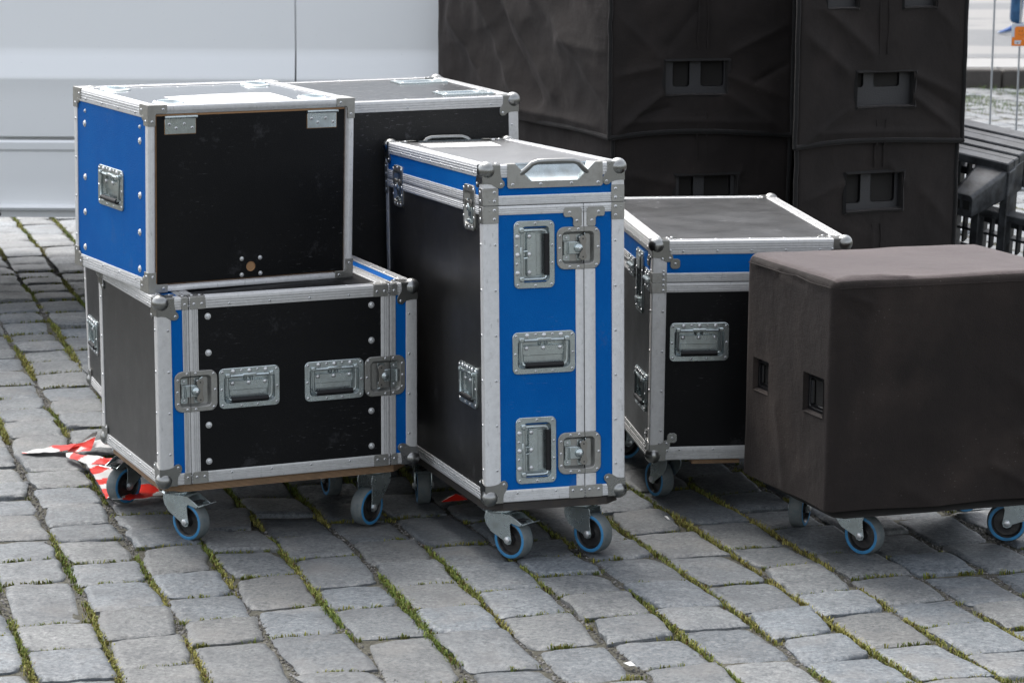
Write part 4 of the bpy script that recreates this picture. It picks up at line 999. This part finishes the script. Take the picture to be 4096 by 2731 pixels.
def speaker(name, quad, z0, h, label, folds, holes, pockets, seed, hem, skirt, feet=False):
    A, B_, Cc, Dd = [Vector(p) for p in quad]; w, d = (B_ - A).length, (Dd - A).length
    I = Matrix.Translation((A.x, A.y, z0)); root = empty(name, I, label, 'covered speaker', 'padded speaker covers')
    wp = quad_warp([(p[0] - A.x, p[1] - A.y) for p in quad], w, d, 0, h, 0, hem, skirt, .003)
    soft_box('cloth_cover', root, w, d, h, .018, CLOTHK, wp, folds, holes, .009, (100, 80, 90), seed=seed, fold_gain=1.05, crease=.0016)
    Fd = (B_ - A).normalized(); Fn = Vector((Fd.y, -Fd.x)); FMx = Matrix.Identity(4)
    for j in range(3): FMx[j][0] = (Fd.x, Fd.y, 0)[j]; FMx[j][1] = (0, 0, 1)[j]; FMx[j][2] = (Fn.x, Fn.y, 0)[j]
    # cabinet face seen through the openings, with its pockets
    for (a, b, c, e) in holes.get('F', []):
        m = MB(); hs2 = [q for q in pockets if q[0] < b and q[1] > a and q[2] < e and q[3] > c]
        panel(m, FMx, a - .03, b + .03, c - .03, e + .03, PAD, hs2, -.022)
        for q in hs2:
            x0, x1, y0, y1 = q; r = .010
            o = [(x0, y1), (x0, y0 + r)] + [(x0 + r - r * math.cos(R(t)), y0 + r - r * math.sin(R(t))) for t in (30, 60)] + [(x0 + r, y0), (x1 - r, y0)] + [(x1 - r + r * math.sin(R(t)), y0 + r - r * math.cos(R(t))) for t in (30, 60)] + [(x1, y0 + r), (x1, y1)]
            sqr = [(x0, y1), (x0, y0), (x0, y0), (x0, y0), (x0, y0), (x1, y0), (x1, y0), (x1, y0), (x1, y0), (x1, y1)]
            m.loft([[(x, y, -.022) for x, y in sqr], [(x, y, -.0215) for x, y in o]], PAD, FMx, closed=False)
            m.loft([[(x, y, -.0215) for x, y in o], [(x, y, -.075) for x, y in o]], POCK, FMx, False, False)
            m.add([(x, y, -.075) for x, y in o], [tuple(range(len(o)))], POCK, FMx)
        m.build('cabinet_face', root)
        fr = MB(); g = .010; rect = [(a, c), (b, c), (b, e), (a, e)]
        cor = [(a - g * .3, c), (a, c - g * .3), ((a + b) / 2, c - .002), (b, c - g * .3), (b + g * .3, c), (b + .003, (c + e) / 2), (b + g * .3, e), (b, e + g * .3), ((a + b) / 2, e + .003), (a, e + g * .3), (a - g * .3, e), (a - .003, (c + e) / 2)]
        cor3 = [(x, y, .004 + .003 * math.sin(i * 2.3)) for i, (x, y) in enumerate(cor)]; out = [(x + (x - (a + b) / 2) * .08, y + (y - (c + e) / 2) * .13, z - .003) for x, y, z in cor3]
        inn = [(x - (x - (a + b) / 2) * .05, y - (y - (c + e) / 2) * .07, -.014) for x, y, z in cor3]
        fr.loft([out, [(x, y, z + .004) for x, y, z in cor3], inn], HEM, FMx); fr.build('opening_hem', root)
    # hem tape round the bottom and up the front corners
    nrm = lambda x, y: Vector((x, y))
    def path(face, n=24):
        out = []
        for i in range(n + 1):
            a = i / n; P = {'F': Vector((a * w, 0, 0)), 'L': Vector((0, (1 - a) * d, 0)), 'R': Vector((w, a * d, 0))}[face]
            q = wp(P, a, 0, face); out.append((q.x, q.y, q.z + .004))
        return out
    for k, f in enumerate('LFR'):
        m = MB(); m.tube(path(f), .0085, HEM, None, 8); m.build('hem_tape', root)
    for P0 in (Vector((0, 0, 0)), Vector((w, 0, 0))):
        m = MB(); pts = []
        for i in range(14):
            q = wp(Vector((P0.x, 0, h * (i / 13) * .97)), 0, i / 13, 'R'); nn_ = noise.noise(Vector((P0.x * 9 + seed, i * .8, 0))) * .004
            pts.append((q.x + Fn.x * -.002 + (-.001 if P0.x == 0 else .001) + nn_, q.y + .002, q.z))
        m.tube(pts, .0075, HEM, None, 8); m.build('corner_piping', root)
    m = MB(); cw = w / 2
    for off in (-.016, .016):
        pts = []
        for i in range(16):
            z = h * i / 15
            if any(c - .02 < z < e + .02 for a, b, c, e in holes.get('F', []) if a < cw + off < b): 
                if len(pts) > 1: m = MB(); m.tube(pts, .0030, CLOTHK, FMx, 5); m.build('centre_seam', root)
                pts = []; continue
            pts.append((cw + off + noise.noise(Vector((i * .7, seed, off * 50))) * .006, z, .0035))
        if len(pts) > 1: m = MB(); m.tube(pts, .0030, CLOTHK, FMx, 5); m.build('centre_seam', root)
    m = MB(); wq = [wp(Vector((x, y, 0)), 0, 0, 'X') for x, y in ((.045, .045), (w - .045, .045), (w - .045, d - .045), (.045, d - .045))]
    m.prism([(q.x, q.y) for q in wq], .012, h - .04, DARKIN); m.build('cabinet', root)
    return root
z1 = .800; H1 = .62
up1 = {'F': [((.0, .0), (.17, .14), .016, .022), ((.62, .0), (.40, .14), .016, .024), ((.62, .12), (.40, .20), .012, .02), ((.0, .20), (.16, .23), .010, .02), ((.60, .36), (.42, .28), .008, .02), ((.02, .40), (.17, .26), .008, .025), ((.62, .24), (.50, .18), -.010, .015), ((.05, .05), (.55, .04), .007, .02), ((.30, .42), (.20, .30), -.006, .02), ((.1, .07), (.2, .1), -.008, .012)],
       'L': [((.35, .62), (.95, .12), .014, .055), ((.22, .60), (.72, .05), .010, .05), ((.16, .34), (.55, .03), .010, .045), ((.5, .60), (1.25, .22), .012, .06), ((.9, .45), (1.32, .10), .009, .045), ((.2, .05), (1.25, .03), .010, .03), ((.40, .5), (.85, .09), -.007, .04), ((.7, .62), (1.2, .45), .008, .04), ((1.0, .30), (1.3, .28), .006, .03)]}
h1 = [(.187, .401, .942 - z1, 1.048 - z1)]
speaker('covered_speaker', S1, z1, H1, 'black padded speaker cover with diagonal folds, top of the left stack', up1, {'F': h1}, [(.219, .277, .966 - z1, 1.075 - z1), (.315, .395, .966 - z1, 1.075 - z1)], 1, .016, .004)
lo1 = {'F': [((.05, .55), (.2, .52), .008, .02), ((.6, .2), (.45, .4), .008, .03), ((.45, .56), (.42, .52), .006, .01)], 'L': [((.2, .5), (1.1, .3), .012, .05)]}
S1b = [(.326, 8.515), (.918, 8.672), (1.08, 9.82), (-.265, 9.68)]
speaker('covered_speaker', S1b, .13, .69, 'black padded speaker cover behind the scuffed lid, bottom of the left stack', lo1, {'F': [(.216, .429, .555 - .13, .672 - .13)]}, [(.235, .285, .57 - .13, .70 - .13), (.322, .415, .57 - .13, .70 - .13)], 2, .0, .0)
up2 = {'F': [((.02, .0), (.20, .12), .012, .025), ((.63, .03), (.45, .15), .016, .022), ((.65, .14), (.45, .22), .012, .02), ((.03, .36), (.19, .24), .012, .03), ((.10, .44), (.28, .30), .012, .03), ((.5, .45), (.62, .35), .008, .03), ((.62, .10), (.44, .2), -.008, .012), ((.1, .04), (.6, .03), .008, .02)], 'R': []}
h2 = [(.224, .442, .925 - z1, 1.031 - z1), (.104, .218, 1.240 - z1, 1.34 - z1), (.394, .517, 1.238 - z1, 1.34 - z1)]
speaker('covered_speaker', S2, z1 - .002, H1, 'black padded speaker cover with three handle openings, top of the right stack', up2, {'F': h2}, [(.217, .262, .985 - z1, 1.045 - z1), (.301, .400, .985 - z1, 1.045 - z1)], 4, .012, .004)
lo2 = {'F': [((.04, .50), (.18, .55), .012, .025), ((.42, .54), (.36, .60), .008, .02), ((.6, .4), (.5, .5), .008, .03), ((.28, .0), (.30, .42), .005, .02)]}
S2b = [(.898, 8.245), (1.450, 8.525), (1.58, 9.63), (1.06, 9.53)]
speaker('covered_speaker', S2b, .13, .69, 'black padded speaker cover with one wide handle opening, bottom of the right stack', lo2, {'F': [(.189, .404, .590 - .13, .706 - .13)]}, [(.199, .259, .612 - .13, .72 - .13), (.298, .391, .612 - .13, .72 - .13)], 6, .0, .0)

# ================================================================ van
def van():
    root = empty('van', Matrix.Translation((0, 9.9, 0)), 'silver panel van parked across the cobbles behind the cases', 'van')
    P = NM('silver_van_paint'); spk = P.ramp(P.noise(160, 2), [(.74, 0.), (.78, .35)])
    sep = P.n.new('ShaderNodeSeparateXYZ'); P.link(P.co, sep.inputs[0])
    grime = P.ramp(P.math('ADD', sep.outputs[2], P.math('MULTIPLY', P.noise(3, 4, .6), .25)), [(.34, .5), (.62, 0.)])
    vc = P.mix(grime, (.78, .80, .81, 1), (.60, .61, .605, 1)); vc = P.mix(spk, vc, (.32, .33, .33, 1))
    P.set(vc, P.math('ADD', P.math('MULTIPLY', P.noise(2.5, 3), .12), .30), .05, None, .5); P.b.inputs['Coat Weight'].default_value = .35; P.b.inputs['Coat Roughness'].default_value = .08
    DK = NM('van_dark_trim').set((.02, .02, .022, 1), .5); GL = NM('van_glass').set((.02, .025, .03, 1), .05)
    prof = [(.62, 2.34), (.20, 2.30), (.12, 2.20), (.085, 1.95), (.045, 1.45), (.030, 1.15), (.029, 1.00), (.027, .975), (.023, .962), (.015, .930), (.006, .895), (.003, .885), (.0035, .876), (.006, .862), (.010, .80), (.010, .72), (.012, .664), (.016, .659)]
    prof2 = [(.024, .658), (.024, .650)]
    prof3 = [(.010, .649), (.004, .640), (.006, .615), (.014, .604), (.016, .50), (.020, .42), (.016, .405), (.006, .398), (.002, .391), (.008, .381), (.030, .375), (.034, .352), (.12, .35)]
    def seg(x0, x1, name, pr, mat, mirror=False):
        m = MB(); m.loft([[(x0, y, z) for y, z in pr], [(x1, y, z) for y, z in pr]][::-1], mat, None, closed=False)
        return m.build(name, root, smooth=30)
    g = .0035
    for nme, x0, x1 in (('rear_side_panel', -.823 + g, 1.60), ('sliding_door', -1.962 + g, -.823 - g), ('front_side_panel', -2.3, -1.962 - g)):
        seg(x0, x1, nme, prof, P.m); seg(x0, x1, 'rocker_panel', prof3, P.m)
    m = MB()
    side = [(.04, 1.9), (.04, .37), (.06, .36), (1.74, .36), (1.78, .9), (1.74, 2.0), (1.6, 2.3), (.2, 2.3)]
    m.loft([[(-2.28, y, z) for y, z in side], [(1.59, y, z) for y, z in side]], P.m, None, True, True); m.build('van_body', root, smooth=30)
    m = MB(); m.box(-2.3, 1.595, .045, .055, .40, 1.9, DK); m.build('gap_backing', root)
    # cab and bonnet, left of the frame
    cab = [(-2.28, .40), (-4.25, .40), (-4.35, .75), (-4.25, 1.05), (-3.55, 1.25), (-2.95, 2.05), (-2.6, 2.28), (-2.28, 2.30)]
    m = MB(); v = [(x, .03 if z < 1.3 else .10, z) for x, z in cab] + [(x, 1.76 if z < 1.3 else 1.68, z) for x, z in cab]; n = len(cab)
    m.add(v, [tuple(range(n)), tuple(range(2 * n - 1, n - 1, -1))] + [(i, n + i, n + (i + 1) % n, (i + 1) % n) for i in range(n)], P.m); m.build('cab', root, smooth=30)
    m = MB(); m.add([(-2.45, .012, 1.35), (-3.40, .012, 1.32), (-2.98, .06, 1.95), (-2.45, .06, 1.98)], [(0, 1, 2, 3)], GL); m.build('cab_window', root)
    for x in (-3.55, 1.05):
        for y in (.09, 1.50):
            m = MB(); X = Matrix.Translation((x, y + .1, .345)) @ Matrix.Rotation(R(90), 4, 'X'); m.lathe([(.20, -.10), (.33, -.10), (.345, -.07), (.345, .07), (.33, .10), (.20, .10)], DK, X, 32); m.lathe([(.20, -.09), (.20, .09)], PLATE, X, 24); m.build('wheel', root)
    m = MB(); m.box(-3.9, 1.5, .5, 1.3, .30, .37, DK); m.build('underbody', root)
van()

# ================================================================ plastic pallet on edge, right
def pallet():
    e = Vector((.835, -.55, -.15)).normalized(); up = Vector((-.55 * .25, -.835 * .25, 1)); up = (up - e * up.dot(e)).normalized(); t = up.cross(e); PM = Matrix.Identity(4)
    o_ = Vector((1.690, 8.89, .684)) - up * .70
    for q in range(3): PM[q][0] = e[q]; PM[q][1] = t[q]; PM[q][2] = up[q]; PM[q][3] = o_[q]
    root = empty('plastic_pallet', PM, 'black plastic pallets standing on edge with one foot block sticking out', 'pallet')
    P = NM('weathered_black_plastic'); P.set(P.mix(P.ramp(P.noise(14, 5, .7), [(.4, 0.), (.7, 1.)]), (.018, .019, .021, 1), (.085, .092, .100, 1)), .42, 0, P.bump(P.noise(60, 4), .2, .003))
    # local: -x runs away from the camera, -y faces left (towards the stacks), z up ; top at .70
    L, T, Hh = 1.25, .30, .70
    for k, (y0, y1) in enumerate(((0, .135), (.150, .30))):
        m = MB()
        for (a, b) in ((y0, y0 + .048), (y0 + .053, y0 + .088), (y0 + .093, y1)): m.box(-L, 0, a, b, Hh - .030, Hh - (0 if a == y0 or b == y1 else .004), P.m, None, .004)
        m.box(-.018, 0, y0, y1, Hh - .14, Hh - .03, P.m, None, .004); m.box(-L, -L + .018, y0, y1, 0, Hh - .03, P.m)
        m.build('pallet_edge', root)
        # lattice deck
        m = MB(); M = Matrix.Translation((0, y0 + .030, 0)) @ Matrix.Rotation(R(90), 4, 'X')
        nu, nv = 16, 4; cw, ch = (L + .38) / nu, (Hh - .05) / nv
        for i in range(nu + 1): x = -L + .02 + (i + .5 * k) * cw; m.box(x - .015, x + .015, 0, Hh - (.03 if x < 0 else .17), -.02, .03, P.m, M, .003)
        for j in range(nv): y = .01 + (j + .45 * k) * ch; m.box(-L, .40, y - .014, y + .014, -.018, .026, P.m, M, .003)
        for i in range(nu):
            for j in range(nv if i < 11 else nv - 1):
                x0 = -L + .02 + i * cw + .016; y0_ = .01 + j * ch + .014
                m.box(x0, x0 + cw - .032, y0_ + ch * .30, y0_ + ch * .36, -.050, -.02, P.m, M); m.box(x0 + .02, x0 + .028, y0_, y0_ + ch - .028, -.05, -.02, P.m, M)
        m.build('lattice_deck', root)
    for x in (-.062, -.62, -1.12):
        m = MB(); zc = Hh - .080; a, b = .062, .052
        if x < -.5: zc = Hh - .13
        ring = lambda y, sx, sz, ox, oz: [(x + ox + px, y, zc + oz + pz) for px, pz in rr(0, 0, sx * 2, sz * 2, .014, 3)]
        m.loft([ring(.06, .062, .058, 0, 0), ring(0, .060, .056, 0, -.002), ring(-.215, .040, .042, 0, -.006), ring(-.220, .037, .039, 0, -.006)], P.m, None, False, True)
        for ox in (-.018, .017): m.box(x + ox - .012, x + ox + .011, -.2215, -.210, zc - .018, zc + .014, HOLE)
        m.build('foot_block', root)
pallet()

# ================================================================ barrier, sign
def barrier():
    root = empty('barrier', Matrix.Translation((1.978, 12.5, 0)), 'galvanised steel barrier of thin upright bars standing behind the plastic pallets', 'barrier')
    G_ = NM('galvanised_tube'); G_.set(G_.mix(G_.noise(30, 4), (.24, .255, .27, 1), (.34, .36, .38, 1)), .45, .5)
    top = 1.12; Wd = 2.2
    m = MB(); m.tube([(0, 0, .12), (0, 0, top - .06), (.02, 0, top - .018), (.06, 0, top), (Wd - .06, 0, top), (Wd - .02, 0, top - .018), (Wd, 0, top - .06), (Wd, 0, .12)], .016, G_.m, None, 10); m.build('barrier_frame', root)
    m = MB(); m.tube([(0, 0, .18), (Wd, 0, .18)], .014, G_.m, None, 8); m.build('bottom_rail', root)
    for i in range(17):
        x = .048 + .1265 * i; m = MB(); m.tube([(x, 0, .18), (x, 0, top)], .0048, G_.m, None, 8); m.build('barrier_bar', root)
    for x in (.15, Wd - .15): m = MB(); m.box(x - .03, x + .03, -.28, .28, 0, .02, G_.m, None, .005); m.box(x - .02, x + .02, -.02, .02, .02, .19, G_.m); m.build('barrier_foot', root)
    s = empty('sign', Matrix.Translation((2.364, 12.485, .862)), 'small orange and white sign plate with a smiling face, fixed to the barrier', 'sign')
    WH = NM('sign_white').set((.46, .50, .56, 1), .45); OR = NM('sign_orange').set((.66, .17, .004, 1), .45); GY = NM('sign_grey').set((.38, .41, .46, 1), .5); BR = NM('sign_brown').set((.16, .05, .02, 1), .5)
    # plate .19 x .105 ; front faces -y
    M = Matrix.Rotation(R(90), 4, 'X'); Wp, Hp = .19, .104
    m = MB(); m.box(-.002, Wp, -.002, Hp, -.003, 0, WH, M); m.build('sign_plate', s)
    m = MB(); m.prism([(0, 0), (Wp - .002, 0), (Wp - .002, .034), (.12, .030), (.06, .033), (.001, .042)], 0, .0006, OR, M); m.build('orange_band', s)
    m = MB(); m.prism([(x, y) for x, y in rr(.071, .063, .122, .062, .012, 4)], 0, .0005, GY, M); m.prism(rr(.071, .063, .116, .056, .011, 4), .0005, .0010, OR, M)
    for x in (.0345, .0475): m.prism([(x + .0022 * math.cos(R(a)), .070 + .0045 * math.sin(R(a))) for a in range(0, 360, 45)], .0010, .0014, BR, M)
    m.tube([(.031 + .0032 * i, .056 - .0058 * math.sin(math.pi * i / 9), .0012) for i in range(10)], .0008, BR, M, 5)
    m.build('smiling_face', s)
    m = MB(); m.prism(rr(.028, .0145, .030, .014, .005, 3), .0006, .0011, WH, M); m.prism(rr(.029, .023, .034, .006, .0028, 3), .0006, .0013, WH, M); m.prism([(.028 + .0035 * math.cos(R(a)), .014 + .0035 * math.sin(R(a))) for a in range(0, 360, 45)], .0013, .0016, BR, M); m.build('telephone_emblem', s)
    m = MB(); m.tube([(.017 + .006 * i, .0935 + .0035 * math.sin(math.pi * i / 12), .0004) for i in range(13)], .0009, GY, M, 5); m.build('grey_arc', s)
barrier()

# ================================================================ people on the far pavement
def skin_obj(name, parent, joints, bones, mat, sub=2):
    keys = list(joints); me = D.meshes.new(name); me.from_pydata([joints[k][0] for k in keys], [(keys.index(a), keys.index(b)) for a, b in bones], [])
    o = D.objects.new(name, me); COL.objects.link(o); o.parent = parent
    md = o.modifiers.new('skin', 'SKIN'); md.use_smooth_shade = True
    for i, k in enumerate(keys):
        r = joints[k][1]; me.skin_vertices[0].data[i].radius = r if hasattr(r, '__len__') else (r, r)
    me.skin_vertices[0].data[0].use_root = True
    sb = o.modifiers.new('sub', 'SUBSURF'); sb.levels = sub; sb.render_levels = sub
    me.materials.append(mat); return o
def shoe(parent, heel, toe, mat, sole, lift=0.0, name='shoe'):
    """heel, toe: points on the ground under heel and toe (parent space)"""
    hx, tx = Vector(heel), Vector(toe); dr = (tx - hx); Ln = dr.length; dr.normalize(); sd_ = dr.cross(Vector((0, 0, 1))).normalized(); up = sd_.cross(dr)
    m = MB(); secs = [(0.0, .026, .058), (.10, .034, .082), (.25, .036, .088), (.42, .038, .074), (.60, .046, .056), (.80, .047, .040), (.94, .034, .030), (1.0, .014, .022)]
    def ring(t, hw, top, z0, z1, k=14):
        c = hx + dr * (Ln * t); out = []
        for i in range(k):
            a = 2 * math.pi * i / k; y = math.cos(a) * hw; z = (math.sin(a) * .5 + .5) * (z1 - z0) + z0; y *= (1 - .35 * max(0, (z - z0) / (z1 - z0 + 1e-6) - .3)); out.append(tuple(c + sd_ * y + up * z))
        return out
    m.loft([ring(t, hw, tp, .016, tp) for t, hw, tp in secs], mat, None, True, True)
    m.loft([ring(t, hw + .003, tp, .0 + .012 * max(0, t - .75) * 3, .024 + .012 * max(0, t - .75) * 2) for t, hw, tp in secs], sole, None, True, True)
    return m.build(name, parent)
def person(pos, rz, label, legmat, shoemat, solemat, topmat, bare=False):
    root = empty('person', Matrix.Translation(pos) @ Matrix.Rotation(rz, 4, 'Z'), label, 'person')
    SK = NM('skin'); SK.set((.55, .31, .22, 1), .5)
    HR = NM('hair').set((.04, .025, .015, 1), .6)
    # walks towards -x ; near leg (y=-.09) forward with the heel up a little
    hip = .93; J = {'pelvis': ((0, 0, hip), (.15, .11)), 'waist': ((0, 0, 1.08), (.13, .10)), 'chest': ((-.02, 0, 1.30), (.17, .12)), 'neck0': ((-.02, 0, 1.47), (.07, .07)), 'neck': ((-.03, 0, 1.54), (.055, .055)), 'head': ((-.04, 0, 1.62), (.078, .095)), 'crown': ((-.035, 0, 1.72), (.07, .08)),
         'sl': ((-.02, -.17, 1.43), .06), 'el': ((.10, -.22, 1.17), .042), 'wl': ((.02, -.23, .93), .028), 'hl': ((-.01, -.235, .85), (.02, .035)), 'sr': ((-.02, .17, 1.43), .06), 'er': ((-.06, .23, 1.17), .042), 'wr': ((-.20, .22, .97), .028), 'hr': ((-.25, .22, .90), (.02, .035)),
         'k1': ((-.22, -.09, .52), .058), 'a1': ((-.255, -.09, .12), .038), 'k2': ((.13, .09, .50), .058), 'a2': ((.42, .09, .20), .038)}
    skin_obj('body', root, J, [('pelvis', 'waist'), ('waist', 'chest'), ('chest', 'neck0'), ('neck0', 'neck'), ('neck', 'head'), ('head', 'crown'), ('chest', 'sl'), ('sl', 'el'), ('el', 'wl'), ('wl', 'hl'), ('chest', 'sr'), ('sr', 'er'), ('er', 'wr'), ('wr', 'hr'), ('pelvis', 'k1'), ('k1', 'a1'), ('pelvis', 'k2'), ('k2', 'a2')], SK.m)
    aR = .066 if not bare else .08; kz = .12 if not bare else .55
    K = {'p': ((0, 0, hip + .05), (.165, .125)), 'h1': ((-.03, -.09, .82), .095), 'k1': ((-.235, -.09, .52), .076), 'c1': ((-.250, -.09, .30), .066), 'm1': ((-.258, -.09, .105), .064), 'h2': ((.03, .09, .82), .095), 'k2': ((.13, .09, .50), .074), 'm2': ((.36, .09, .26), .062)}
    if bare: K['c1'] = ((-.165, -.09, .46), .07); K['m1'] = ((-.17, -.09, .44), .07); K['m2'] = ((.16, .09, .47), .07)
    skin_obj('trousers' if not bare else 'shorts', root, K, [('p', 'h1'), ('h1', 'k1'), ('k1', 'c1'), ('c1', 'm1'), ('p', 'h2'), ('h2', 'k2'), ('k2', 'm2')], legmat)
    T_ = {'b': ((0, 0, .98), (.16, .125)), 'c': ((-.02, 0, 1.28), (.185, .135)), 'n': ((-.02, 0, 1.46), (.09, .08)), 's1': ((-.02, -.18, 1.43), .072), 'e1': ((.06, -.21, 1.25), .06), 's2': ((-.02, .18, 1.43), .072), 'e2': ((-.05, .22, 1.25), .06)}
    skin_obj('shirt', root, T_, [('b', 'c'), ('c', 'n'), ('c', 's1'), ('s1', 'e1'), ('c', 's2'), ('s2', 'e2')], topmat)
    m = MB(); X = Matrix.Translation((-.025, 0, 1.675)); m.lathe([(.004, .098), (.05, .09), (.085, .055), (.098, .0), (.085, -.06), (.07, -.07)], HR, X, 16, False); m.build('hair', root)
    m = MB(); X = Matrix.Translation((-.125, 0, 1.63)); m.lathe([(.014, -.02), (.012, .0), (.004, .03)], SK.m, X, 8); m.build('nose', root)
    for y in (-.03, .03): m = MB(); m.dome(0, 0, 0, .009, .004, HOLE, Matrix.Translation((-.112, y, 1.655)) @ Matrix.Rotation(R(-90), 4, 'Y'), 8); m.build('eye', root)
    for y, sgn in ((-.235, 1), (.22, 1)):
        x0, z0 = (-.012, .86) if y < 0 else (-.25, .91)
        for i in range(4): m = MB(); m.tube([(x0 - .02 + .014 * i, y, z0 - .02), (x0 - .024 + .014 * i, y + .004, z0 - .055), (x0 - .016 + .012 * i, y + .012, z0 - .082 + .004 * abs(i - 1))], [.009, .008, .006], SK.m, None, 8); m.build('finger', root)
        m = MB(); m.tube([(x0 - .028, y, z0 - .0), (x0 - .048, y + .01, z0 - .03), (x0 - .046, y + .014, z0 - .05)], [.011, .009, .007], SK.m, None, 8); m.build('thumb', root)
    shoe(root, (-.155, -.09, .045), (-.425, -.09, .0), shoemat, solemat); shoe(root, (.46, .09, .16), (.30, .09, .0), shoemat, solemat)
    return root
JN = NM('blue_denim'); JN.set(JN.mix(JN.ramp(JN.noise(9, 4, .6), [(.35, 0.), (.65, 1.)]), (.010, .045, .11, 1), (.035, .12, .24, 1)), .85)
SB = NM('blue_suede').set((.02, .07, .22, 1), .75); SW = NM('pale_sole').set((.30, .34, .40, 1), .6); TS = NM('grey_cotton').set((.25, .26, .27, 1), .85); BS = NM('black_shoe').set((.02, .018, .016, 1), .5)
person((5.19, 25.98, .142), 0, 'person in blue jeans and blue trainers walking left, only lower leg in frame', JN.m, SB, SW, TS)
person((6.12, 29.3, .142), 0, 'person further back at the frame edge, only a dark shoe tip showing', BS, BS, BS, TS, True)

# ================================================================ barrier tape and scraps
def tape():
    RD = NM('tape_red').set((.56, .022, .012, 1), .28); WT = NM('tape_white').set((.52, .515, .50, 1), .28)
    for n_ in (RD, WT): n_.node_tree.nodes['Principled BSDF'].inputs['Transmission Weight'].default_value = 0.0
    R1 = [((-1.409, 7.331, .004), (-1.404, 7.317, .004)), ((-1.373, 7.356, .010), (-1.364, 7.295, .010)), ((-1.316, 7.375, .015), (-1.302, 7.295, .015)), ((-1.261, 7.385, .02), (-1.272, 7.293, .02)), ((-1.217, 7.415, .02), (-1.208, 7.319, .02)), ((-1.181, 7.398, .03), (-1.15, 7.292, .03)), ((-1.10, 7.38, .03), (-1.09, 7.30, .02))]
    R2 = [((-1.203, 7.411, .052), (-1.202, 7.411, .05)), ((-1.233, 7.322, .042), (-1.204, 7.394, .04)), ((-1.255, 7.268, .032), (-1.201, 7.329, .032)), ((-1.269, 7.276, .018), (-1.198, 7.249, .024))]
    R3 = [((-1.272, 7.272, .016), (-1.263, 7.228, .015)), ((-1.227, 7.226, .024), (-1.219, 7.154, .020)), ((-1.188, 7.205, .026), (-1.183, 7.11, .020)), ((-1.135, 7.148, .030), (-1.146, 7.095, .025)), ((-1.09, 7.13, .03), (-1.10, 7.06, .025))]
    R4 = [((-1.187, 7.11, .021), (-1.151, 7.131, .024)), ((-1.154, 7.001, .02), (-1.105, 7.085, .02)), ((-1.138, 6.955, .015), (-1.090, 6.988, .015)), ((-1.112, 6.875, .012), (-1.076, 6.876, .012)), ((-1.101, 6.832, .012), (-1.068, 6.815, .012)), ((-1.074, 6.738, .010), (-1.058, 6.798, .010))]
    R5 = [((-1.059, 6.726, .012), (-1.061, 6.798, .012)), ((-1.037, 6.714, .014), (-1.05, 6.816, .016)), ((-1.01, 6.716, .012), (-1.039, 6.851, .024)), ((-.982, 6.744, .012), (-1.017, 6.851, .024)), ((-.954, 6.766, .012), (-.981, 6.878, .02)), ((-.925, 6.771, .012), (-.934, 6.852, .012)), ((-.86, 6.79, .01), (-.86, 6.86, .01))]
    m = MB(); rnd = random.Random(8)
    for Q, ph, per, lead in ((R1, .02, .095, -1.6), (R2, .0, .085, .8), (R3, .02, .062, 1.2), (R4, .02, .064, .9), (R5, .06, .085, -1.8)):
        cols_n, rows_n = 7, 14; pts = []; s = 0
        for i in range(len(Q) - 1):
            for k in range(rows_n):
                t = k / rows_n; a = Vector(Q[i][0]).lerp(Vector(Q[i + 1][0]), t); b = Vector(Q[i][1]).lerp(Vector(Q[i + 1][1]), t)
                if pts: s += ((a + b) / 2 - (pts[-1][1] + pts[-1][2]) / 2).length
                pts.append((s, a, b))
        vs = []; fs = {0: [], 1: []}
        for i, (s, a, b) in enumerate(pts):
            for j in range(cols_n):
                p = a.lerp(b, j / (cols_n - 1)); z = noise.noise(Vector((p.x * 26, p.y * 26, ph * 40))) * .004 + noise.noise(Vector((p.x * 60, p.y * 60, 3))) * .0018
                vs.append((p.x, p.y, max(.005, p.z + z + .004)))
        for i in range(len(pts) - 1):
            for j in range(cols_n - 1):
                s = pts[i][0] + lead * .03 * (j / cols_n); c = int(math.floor((s + ph) / per)) % 2
                fs[c].append((i * cols_n + j, i * cols_n + j + 1, (i + 1) * cols_n + j + 1, (i + 1) * cols_n + j))
        k = len(m.v); m.v += vs
        for c, mt in ((0, WT), (1, RD)):
            mi = m.mat(mt); m.f += [tuple(k + q for q in f) for f in fs[c]]; m.mi += [mi] * len(fs[c])
    o = m.build('barrier_tape', smooth=60); tag(o, 'crumpled red and white barrier tape lying under the left rack case', 'tape')
    m = MB(); m.add([(-.19, 6.83, -.012), (-.118, 6.85, -.010), (-.128, 6.885, -.006), (-.170, 6.875, -.008), (-.15, 6.86, .004)], [(0, 1, 4), (1, 2, 4), (2, 3, 4), (3, 0, 4)], RD)
    o = m.build('tape_scrap', smooth=0); tag(o, 'scrap of red tape on the cobbles under the tall case', 'tape scrap')
    for (x, y, a, L, lab) in ((.250, 5.311, 2.4, .030, 'white paper scrap in a joint at the bottom of the picture'), (.404, 6.60, 1.9, .034, 'thin pale splinter lying in a joint right of the tall case')):
        m = MB(); ca, sa = math.cos(a), math.sin(a); wd = .009 if L < .032 else .003
        P_ = [(-L / 2, -wd * .4), (L * .1, -wd), (L / 2, 0), (L * .2, wd), (-L * .3, wd * .8)]
        v = [(x + p * ca - q * sa, y + p * sa + q * ca, .004 + .004 * (i % 2)) for i, (p, q) in enumerate(P_)]; m.add(v + [(a_, b_, c_ - .0012) for a_, b_, c_ in v], [(0, 1, 2, 3, 4), (9, 8, 7, 6, 5)] + [(i, 5 + i, 5 + (i + 1) % 5, (i + 1) % 5) for i in range(5)], WT)
        o = m.build('paper_scrap' if wd > .005 else 'wood_splinter', smooth=0); tag(o, lab, 'scrap')
tape()
